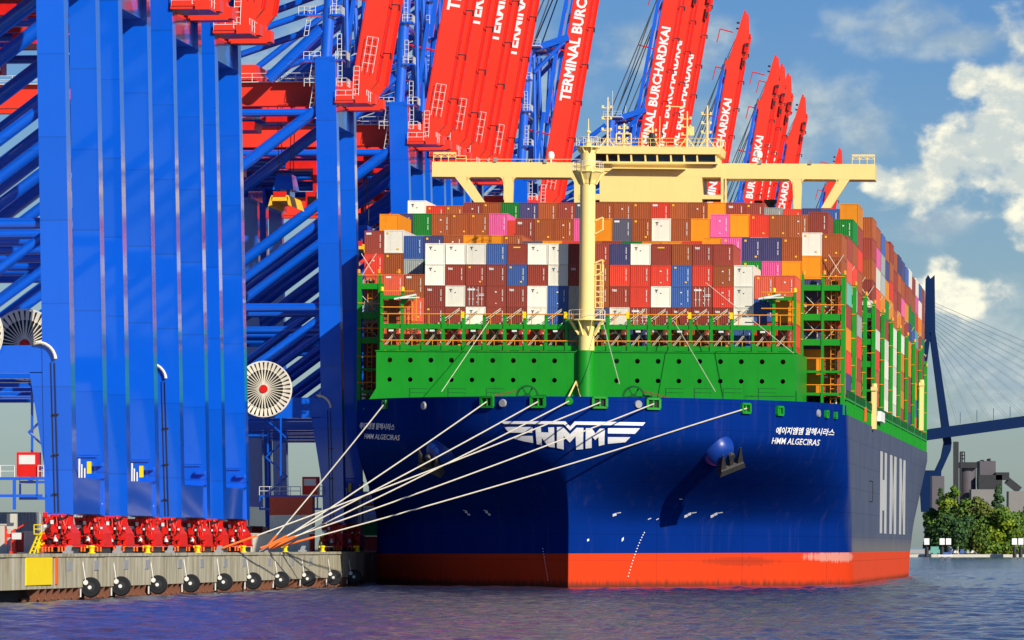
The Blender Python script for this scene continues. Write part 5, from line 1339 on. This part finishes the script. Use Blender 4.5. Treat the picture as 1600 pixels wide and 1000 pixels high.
# ------------------------------------------------------------------ mooring ropes from the bow to the quay
def hook_at(px): return quay_mat(EDGE - 0.5, d_on_edge(px), QZ + 0.55).translation
RP = [(603, 421, 0.0, 'steep white mooring rope from the leftmost fairlead'), (762, 421, .25, 'white mooring rope from the fairlead left of the winged logo'), (841, 421, -.25, 'white mooring rope from the fairlead above the logo left wing'),
      (889, 421, .45, 'white mooring rope from the round lead at the stem'), (937, 351, .1, 'white mooring rope crossing the logo to the farther left hook'), (1020, 421, -.45, 'white mooring rope from the fairlead above the logo right tip'),
      (1164, 421, .6, 'lowest and longest white mooring rope from the right bow')]
for px, hk, dx, lb in RP:
    a = M_SHIP @ FAIR[px]; b = hook_at(hk) + Vector((dx * 0.9, dx * 10.0, 0)); L_ = (b - a).length
    pts = [a.lerp(b, i / 24) - Vector((0, 0, (0.003 + 0.006 * abs(dx)) * L_ * 4 * (i / 24) * (1 - i / 24))) for i in range(25)]
    for k, p in enumerate(pts[:-4]):               # a rope drawn tight round the flare lies on the plating
        l = M_INV @ p
        if abs(l.x) < B - 1 and 3 < l.z < 22.2: l.y = min(l.y, hull_y(l.x, min(l.z, 22.0)) - 0.3); pts[k] = M_SHIP @ l
    m = MB(); m.path([p - b for p in pts[:23]], 0.08, 6)
    o = m.build('mooring_rope', 'rope_cream', None, True, Matrix.Translation(b)); tag(o, lb, 'rope', 'mooring ropes from bow to quay')
    m = MB(); m.path([p - b for p in pts[22:]], 0.12, 6); m.build('rope_end', 'rope_orange', o, True)

# ------------------------------------------------------------------ on the quay: flood barriers, cabinet, yard containers
def qthing(name, m, mats, x, d, lb, cat, group=None):
    o = m.build(name, mats, None, False, quay_mat(x, d)); tag(o, lb, cat, group); return o
def wall_mb(x0, x1, h, t=0.7):
    m = MB(); x = x0
    while x < x1 - .1:
        e = min(x1, x + 3.0); m.box(x + .03, e - .03, 0, t, 0, h); x = e
    m.box(x0, x1, .08, t - .08, 0, h - .1); m.box(x0 - .05, x1 + .05, -.08, t + .08, h, h + .12); return m
qthing('concrete_barrier', wall_mb(-40, -9.3, 3.1), 'pale_wall', 0, 590, 'pale concrete barrier at the left edge behind the bogies', 'barrier', 'pale concrete flood barriers')
qthing('concrete_barrier', wall_mb(-13.3, -2.3, 2.5), 'pale_wall', 0, 760, 'pale concrete barrier right of the last red bogies', 'barrier', 'pale concrete flood barriers')
m = MB(); m.box(-0.8, 0.8, 0, .9, 0.1, 2.3); m.box(-.85, .85, -.05, .95, 2.3, 2.4)
for k in range(5): m.box(-.7 + .3 * k, -.55 + .3 * k, -.04, 0, .2, 2.2)
o = qthing('control_cabinet', m, 'rail_white', -4.1, 574, 'white ribbed control cabinet left of the yellow ladder', 'cabinet')
m = MB(); m.tube((.5, .4, 2.4), (.5, .4, 4.1), .05, 5); m.build('antenna', 'rail_white', o)
m = MB(); m.box(-.35, .35, -.3, .3, 0, .3); m.box(-.22, .22, -.2, .2, .3, 2.4); m.box(-.75, .9, -.1, .1, 1.7, 2.1); m.box(-.9, -.7, -.15, .15, 1.0, 2.9); m.beam((-.2, 0, 2.3), (1.6, 0, 3.3), .15, .15)
o = qthing('shore_post', m, 'crane_red', -5.6, 572, 'red cable post with cream box left of the white cabinet', 'post')
m = MB(); m.box(-.65, .4, -.25, .25, 2.6, 4.2); m.build('box', 'pale_wall', o); m = MB(); m.box(-.1, .9, -.32, -.2, 1.5, 2.2); m.build('sign_plate', 'rail_white', o)
m = MB(); m.tube((0, 0, 0), (.85, 0.1, 2.0), .1, 5); m.tube((.45, 0, 0), (1.2, .1, 2.0), .1, 5)
for k in range(5): m.tube((.08 + .17 * k, 0, .3 + .4 * k), (.52 + .17 * k, 0, .3 + .4 * k), .06, 5)
m.box(.5, 1.3, -.2, .5, 2.0, 2.1); m.rail((.5, -.2, 2.1), (1.3, -.2, 2.1), .9, .8, .06)
qthing('access_ladder', m, 'safety_yellow', -2.6, 565.5, 'yellow access ladder at the left end of the bogies', 'ladder')
YC = [(-8.9, 767, 0, 'rd', 'bright red yard container at the bottom behind the barrier'), (-8.9, 767, 1, 'wh', 'white yard container on the red one behind the barrier'), (-8.9, 767, 2, 'sa', 'salmon red yard container on top behind the barrier'),
      (-21.5, 950, 0, 'rd', 'red yard container at the hull edge, bottom of its pile'), (-21.5, 950, 1, 'gr', 'green yard container in the pile at the hull edge'), (-21.5, 950, 2, 'wh', 'white yard container in the pile at the hull edge'), (-21.5, 950, 3, 'sa', 'salmon yard container on top of the pile at the hull edge'),
      (-34, 700, 0, 'rd', 'red yard container behind the wide leg row'), (-34, 700, 1, 'gy', 'grey yard container behind the wide leg row'), (-38, 655, 0, 'dr', 'maroon yard container at the left picture edge'), (-38, 655, 1, 'rd', 'bright red yard container at the left picture edge')]
for x, d, k, c, lb in YC:
    o = bpy.data.objects.new('yard_container', BODY['c']); col.objects.link(o); o.color = (*CC[c][0], 1)
    o.matrix_local = quay_mat(x, d, QZ + k * 2.6) @ Matrix.Translation((0, 2.44, 0)) @ Matrix.Rotation(R(-90), 4, 'Z') @ Matrix.Diagonal((1, 0.5 if d == 767 else 1, 2.57 / CH, 1))
    tag(o, lb, 'container', 'containers in the yard behind the cranes')

# ------------------------------------------------------------------ far shore
def far(px, py, d): return Vector(((px - 800) / F_PX * d, d, CAM_H + (HOR - py) / F_PX * d))
SD = 2500.0
m = MB(); m.add([(-2500, 0, 0), (2500, 0, 0), (2500, 4000, 0), (-2500, 4000, 0)], [(0, 1, 2, 3)]); m.box(-2500, 2500, -3, 0.0, -3.2, -0.02)
structure(m.build('far_shore', 'pale_wall', None, False, Matrix.Translation((300, SD, 1.2))))
# cable-stayed road bridge
BD = 2680.0; bs = F_PX / BD
def bp(px, py): return Vector(((px - 1453) / bs, 0, CAM_H + (HOR - py) / bs))
o = empty('cable_stayed_bridge', Matrix.Translation(((1453 - 800) / bs, BD, 0))); tag(o, 'dark blue cable stayed road bridge rising behind the ship stern', 'bridge')
def px_poly(m, pts, y0, y1): m.prism([(bp(*p).x, bp(*p).z) for p in pts], y0, y1)
m = MB(); px_poly(m, [(1446.5, 436), (1450, 430), (1453.5, 436), (1460, 430), (1461, 528), (1445, 528)], -2.2, 2.2)
for sg in (-1, 1):
    f = lambda x: 1453 + sg * (x - 1453)
    px_poly(m, [(f(1452), 520), (f(1461), 520), (f(1485.5), 684), (f(1486.5), 692), (f(1474.5), 692), (f(1473), 684)], -2.5, 2.5)
    px_poly(m, [(f(1474.5), 692), (f(1486.5), 692), (f(1485), 704), (f(1467), 744), (f(1455), 747), (f(1470), 715)], -2.5, 2.5)
px_poly(m, [(1436, 735), (1470, 735), (1468, 800), (1440, 800)], -4, 4)
m.build('pylon', 'bridge_navy', o)
m = MB()
for i in range(24):
    xa, xb = 1250 + 20 * i, 1270 + 20 * i
    g = lambda x: 690.5 - 26 * ((x - 1430) / 170.0) ** 1 * (0.9 if x > 1430 else 0.4) + (4 if x < 1440 else 0)
    px_poly(m, [(xa, g(xa)), (xb, g(xb)), (xb, g(xb) - 17), (xa, g(xa) - 17)], -9, 9)
m.build('road_deck', 'bridge_navy', o)
m = MB()
for px in range(1500, 1720, 26): px_poly(m, [(px, 668 - (px - 1450) * .12), (px + .7, 668 - (px - 1450) * .12), (px + .7, 650 - (px - 1450) * .12), (px, 650 - (px - 1450) * .12)], -0.2, 0.2)
m.build('lamp_post', 'bridge_navy', o)
m = MB()
for k in range(13):
    top = bp(1458, 472 + 5.5 * k); end = bp(1500 + 27 * (12 - k), 678 - (1500 + 27 * (12 - k) - 1450) * .13)
    for yy in (-7.5, 7.5): m.tube(top, end + Vector((0, yy, 0)), 0.06, 4)
    end2 = bp(1406 - 27 * (12 - k), 690)
    m.tube(bp(1448, 472 + 5.5 * k), end2, 0.06, 4)
m.build('stay_cable', 'stay_grey', o)
# silos and sheds behind the trees
ID = 2600.0; is_ = F_PX / ID
def ip(px, py): return ((px - 800) / is_, CAM_H + (HOR - py) / is_)
def shed(name, rects, mat, lb, cat, y0=0, dp=18):
    m = MB()
    for (xa, ya, xb, yb) in rects:
        (x0, z1), (x1, z0) = ip(xa, ya), ip(xb, yb); m.box(x0, x1, y0, y0 + dp, max(z0, 1.2), z1)
    o = m.build(name, mat, None, False, Matrix.Translation((0, ID, 0))); tag(o, lb, cat); return o
o = empty('grain_silo', Matrix.Translation((0, ID, 0))); tag(o, 'grey round silo with lift tower left of the dark works', 'silo')
m = MB(); (x0, z1), (x1, _) = ip(1501, 729), ip(1527, 729); m.lathe([((x1 - x0) / 2, 1.2), ((x1 - x0) / 2, z1)], o=((x0 + x1) / 2, 8, 0), n=24); m.build('drum', 'silo_grey', o, True)
m = MB(); (a, zb), (b, zt) = ip(1500, 731), ip(1527, 722); m.box(a, b, 2, 14, zb, zt); a, zb = ip(1501, 722); b, zt = ip(1508, 706); m.rail((a, 3, zb), (b, 3, zb), zt - zb, 1, .25, 3); m.build('roof_house', 'dark_steel', o)
m = MB(); a, zt = ip(1494, 690); m.box(a - 1.2, a + 1.2, 0, 3, 1.2, zt); m.box(a + 2, a + 2.6, 0, 2, 1.2, zt - 5); m.build('lift_tower', 'dark_steel', o)
shed('silo_block', [(1532, 720, 1557, 760), (1537, 718, 1539, 721), (1548, 716, 1549.5, 721)], 'silo_grey', 'square grey silo block with rooftop gear above the trees', 'silo', 4)
o = shed('conveyor_house', [(1529, 742, 1566, 772), (1556, 738, 1577, 750)], 'dark_steel', 'dark works building with sloping conveyor beside the square silo', 'building', 0, 10)
m = MB(); (a, za), (b, zb) = ip(1574, 750), ip(1594, 766); m.beam((a, 4, za), (b, 4, zb), 2.5, 3.5); m.build('conveyor', 'dark_steel', o)
shed('warehouse', [(1515, 765, 1556, 860)], 'shed_pale', 'pale low warehouse wall between the far trees', 'building', -10, 12)
shed('warehouse', [(1572, 768, 1612, 860)], 'shed_pale', 'pale warehouse wall at the right picture edge', 'building', -14, 12)
shed('warehouse', [(1455, 744, 1474, 862)], 'silo_grey', 'grey warehouse tower between ship stern and far trees', 'building', -6, 12)
shed('stacked_slabs', [(1440, 810, 1463, 814), (1440, 818, 1461, 822), (1440, 826, 1460, 834)], 'shed_pale', 'pale stacked slabs beside the ship stern', 'slab stack', -40, 8)
# trees, each with trunk and leafy crown
tr = random.Random(5)
def tree(px, base, top, wpx, mat, lb, dz, shape=1.0, n=1300, mat2=None):
    d = SD + dz; s = F_PX / d
    X, Z0 = (px - 800) / s, 1.3; H = (base - top) / s; W = wpx / s / 2 * (1.12 if shape < 2 else 1.0)
    o = empty('broadleaf_tree' if shape < 2 else 'poplar_tree', Matrix.Translation((X, d, Z0)))
    tag(o, lb, 'tree', 'trees on the far shore')
    m = MB(); m.tube((0, 0, 0), (0.2, 0, H * .5), .55, 8, .3)
    for k in range(5):
        a = tr.uniform(0, 6.3); m.tube((.1, 0, H * (.25 + .05 * k)), (W * .6 * math.cos(a), W * .6 * math.sin(a), H * (.5 + .07 * k)), .25, 6, .08)
    m.build('trunk', 'bark', o)
    m = MB(); blobs = []
    nb_ = 15
    for k in range(nb_):
        t = (k + .5) / nb_
        prof = math.sin(math.pi * min(1, (t * .88 + .1))) ** (0.7 if shape < 2 else .55) * (1.0 if shape < 2 else (1.05 - .55 * t))
        a = tr.uniform(0, 6.28); rr = W * prof * tr.uniform(.25, .72)
        blobs.append((Vector((rr * math.cos(a), rr * math.sin(a), H * (.10 + .84 * t))), W * prof * tr.uniform(.38, .62) + .4, tr.random()))
    for c, r, u in blobs:
        for _ in range(int(n * 2.3) // nb_):
            v = Vector((tr.gauss(0, 1), tr.gauss(0, 1), tr.gauss(0, 1))).normalized() * r * tr.uniform(.55, 1.05); v.z *= .8
            p = c + v
            if p.z < .4: continue
            nn = (v.normalized() + Vector((tr.gauss(0, .5), tr.gauss(0, .5), tr.gauss(.3, .5)))).normalized(); e1 = nn.orthogonal().normalized(); e2 = nn.cross(e1); q_ = tr.uniform(.35, .8)
            m.mi = 1 if (u > .62) != (tr.random() < .12) else 0
            m.add([p - e1 * q_ - e2 * q_ * .6, p + e1 * q_ - e2 * q_ * .5, p + e1 * q_ * .7 + e2 * q_ * .8, p - e1 * q_ * .6 + e2 * q_ * .7], [(0, 1, 2, 3)])
    m.build('crown', [mat, mat2 or mat], o)
tree(1455, 864, 790, 40, 'leaf_deep', 'dark leafy tree half hidden by the ship stern', 34, 1.0, 1500, 'leaf_mid')
tree(1540, 864, 800, 70, 'leaf_mid', 'wide mid green tree behind the small light green one', 20, 1.0, 2000, 'leaf_olive')
tree(1585, 865, 826, 44, 'leaf_mid', 'low wide tree between the yellow green tree and right edge', 5, 1.0, 1400, 'leaf_lime')
tree(1469, 862, 752, 26, 'leaf_deep', 'slim dark tree nearest the ship stern', 30, 2.0, 1300, 'leaf_mid')
tree(1491, 862, 750, 46, 'leaf_mid', 'light topped tree in front of the round silo', 26, 1.0, 1500, 'leaf_lime')
tree(1561, 858, 743, 40, 'leaf_deep', 'tall dark pointed tree above the others at the right', 24, 2.0, 1700, 'leaf_deep')
tree(1478, 864, 800, 52, 'leaf_deep', 'dark rounded tree low beside the ship stern', 12, 1.0, 1500, 'leaf_mid')
tree(1523, 864, 772, 74, 'leaf_olive', 'broad olive tinted tree in the middle of the far shore', 16, 1.0, 2400, 'leaf_mid')
tree(1508, 865, 806, 62, 'leaf_deep', 'low dark bushy tree under the olive tinted tree', 6, 1.0, 1700, 'leaf_mid')
tree(1568, 864, 788, 58, 'leaf_lime', 'yellow green tree at the right of the far shore', 8, 1.0, 2200, 'leaf_mid')
tree(1537, 865, 822, 34, 'leaf_mid', 'small light green tree before the yellow green tree', 3, 1.0, 1000, 'leaf_olive')
tree(1597, 864, 800, 40, 'leaf_deep', 'dark tree cut by the right picture edge', 14, 1.0, 1300, 'leaf_mid')
tree(1612, 864, 780, 50, 'leaf_mid', 'leafy tree just beyond the right picture edge', 30, 1.0, 1000, 'leaf_deep')
for k, px in enumerate((1548, 1572, 1590)):
    tree(px, 866, 848, 32, 'leaf_mid', ('low bush left of the white pier lights', 'low bush under the yellow green tree', 'low bush at the right pier lights')[k], 1.5, 1.0, 500, 'leaf_lime')
# dolphins with white light boxes, kiosk, small boat on the far water
for k, (px, two) in enumerate(((1448, 0), (1477, 1), (1590, 1))):
    d = SD - 14; s = F_PX / d; X = (px - 800) / s
    o = empty('mooring_dolphin', Matrix.Translation((X, d, 0))); tag(o, ('dark mooring pile with one white box at the ship stern', 'dark mooring piles with two white boxes left of the trees', 'dark mooring piles with two white boxes at the right edge')[k], 'mooring pile', 'mooring piles off the far shore')
    m = MB()
    for dx in ((-1.4, 1.4) if two else (0,)): m.tube((dx, 0, -1), (dx, 0, 4.6), .9, 8); m.tube((dx, 0, 4.6), (dx, 0, 6.4), .2, 6)
    m.build('pile', 'dark_steel', o)
    for dx in ((-1.45, 1.45) if two else (0,)): m = MB(); m.box(dx - 1.15, dx + 1.15, -.6, .6, 5.6, 8.5); m.build('light_box', 'letter_white', o)
m = MB(); px = 1497; d = SD + 1; X = (px - 800) * d / F_PX; m.tube((0, 0, 0), (0, 0, 9), .14, 6); m.beam((0, 0, 9), (-1.2, 0, 9.6), .3, .25)
tag(m.build('street_lamp', 'letter_white', None, False, Matrix.Translation((X, d, 1.2))), 'slim white street lamp before the far shore trees', 'street lamp')
for k, (px, wpx, hpx, c) in enumerate(((1461, 15, 12, 'te'), (1486, 7, 9, 'bl'), (1494, 7, 7, 'wh'), (1504, 8, 8, 'bl'), (1513, 7, 7, 'gy'), (1521, 7, 7, 'wh'), (1530, 6, 6, 'rd'))):
    d = SD + 2; s = F_PX / d; m = MB(); wd, hh = wpx / s, hpx / s
    m.box(-wd / 2, wd / 2, 0, 2, .35, hh * .62); m.box(-wd / 2 + .25, wd / 2 - .5, .1, 1.9, hh * .62, hh); o = m.build('parked_van', 'stack_' + c, None, False, Matrix.Translation(((px - 800) / s, d, 1.22)))
    m = MB(); m.lathe([(.35, -.05), (.35, .2)], o=(-wd * .3, 0, .35), n=10, axis='y'); m.lathe([(.35, -.05), (.35, .2)], o=(wd * .3, 0, .35), n=10, axis='y'); m.build('wheel', 'black_rubber', o)
    tag(o, ('teal van parked beside the ship stern on the far shore', 'blue van parked right of the twin white boxes', 'white van left of the street lamp on the far shore', 'blue van right of the street lamp on the far shore', 'grey van parked between blue and white vans', 'white van parked left of the red van', 'small red van parked farthest right on the shore')[k], 'van', 'vans parked on the far shore')
m = MB(); (xa, _), d = ip(1505, 850), SD + 6; m.box(0, 10, 0, 4, 3.0, 3.4); m.box(0.3, .6, .2, .5, 0, 3); m.box(9.4, 9.7, .2, .5, 0, 3)
tag(m.build('shelter', 'shed_pale', None, False, Matrix.Translation(((1503 - 800) * d / F_PX, d, 1.2))), 'flat pale shelter roof over the parked vans', 'shelter')
d = SD - 22; m = MB(); m.hexa([(-3.2, -1, 0.1), (3.0, -1, .1), (3.0, 1, .1), (-3.2, 1, .1)], [(-3.8, -1.3, 1.1), (3.4, -1.3, 1.1), (3.4, 1.3, 1.1), (-3.8, 1.3, 1.1)])
o = m.build('motor_boat', 'letter_white', None, False, Matrix.Translation(((1477 - 800) * d / F_PX, d, 0))); m = MB(); m.box(-1, 2, -.8, .8, 1.1, 2.2); m.build('cabin', 'stack_bl', o); tag(o, 'small white motor boat below the twin white boxes', 'boat')
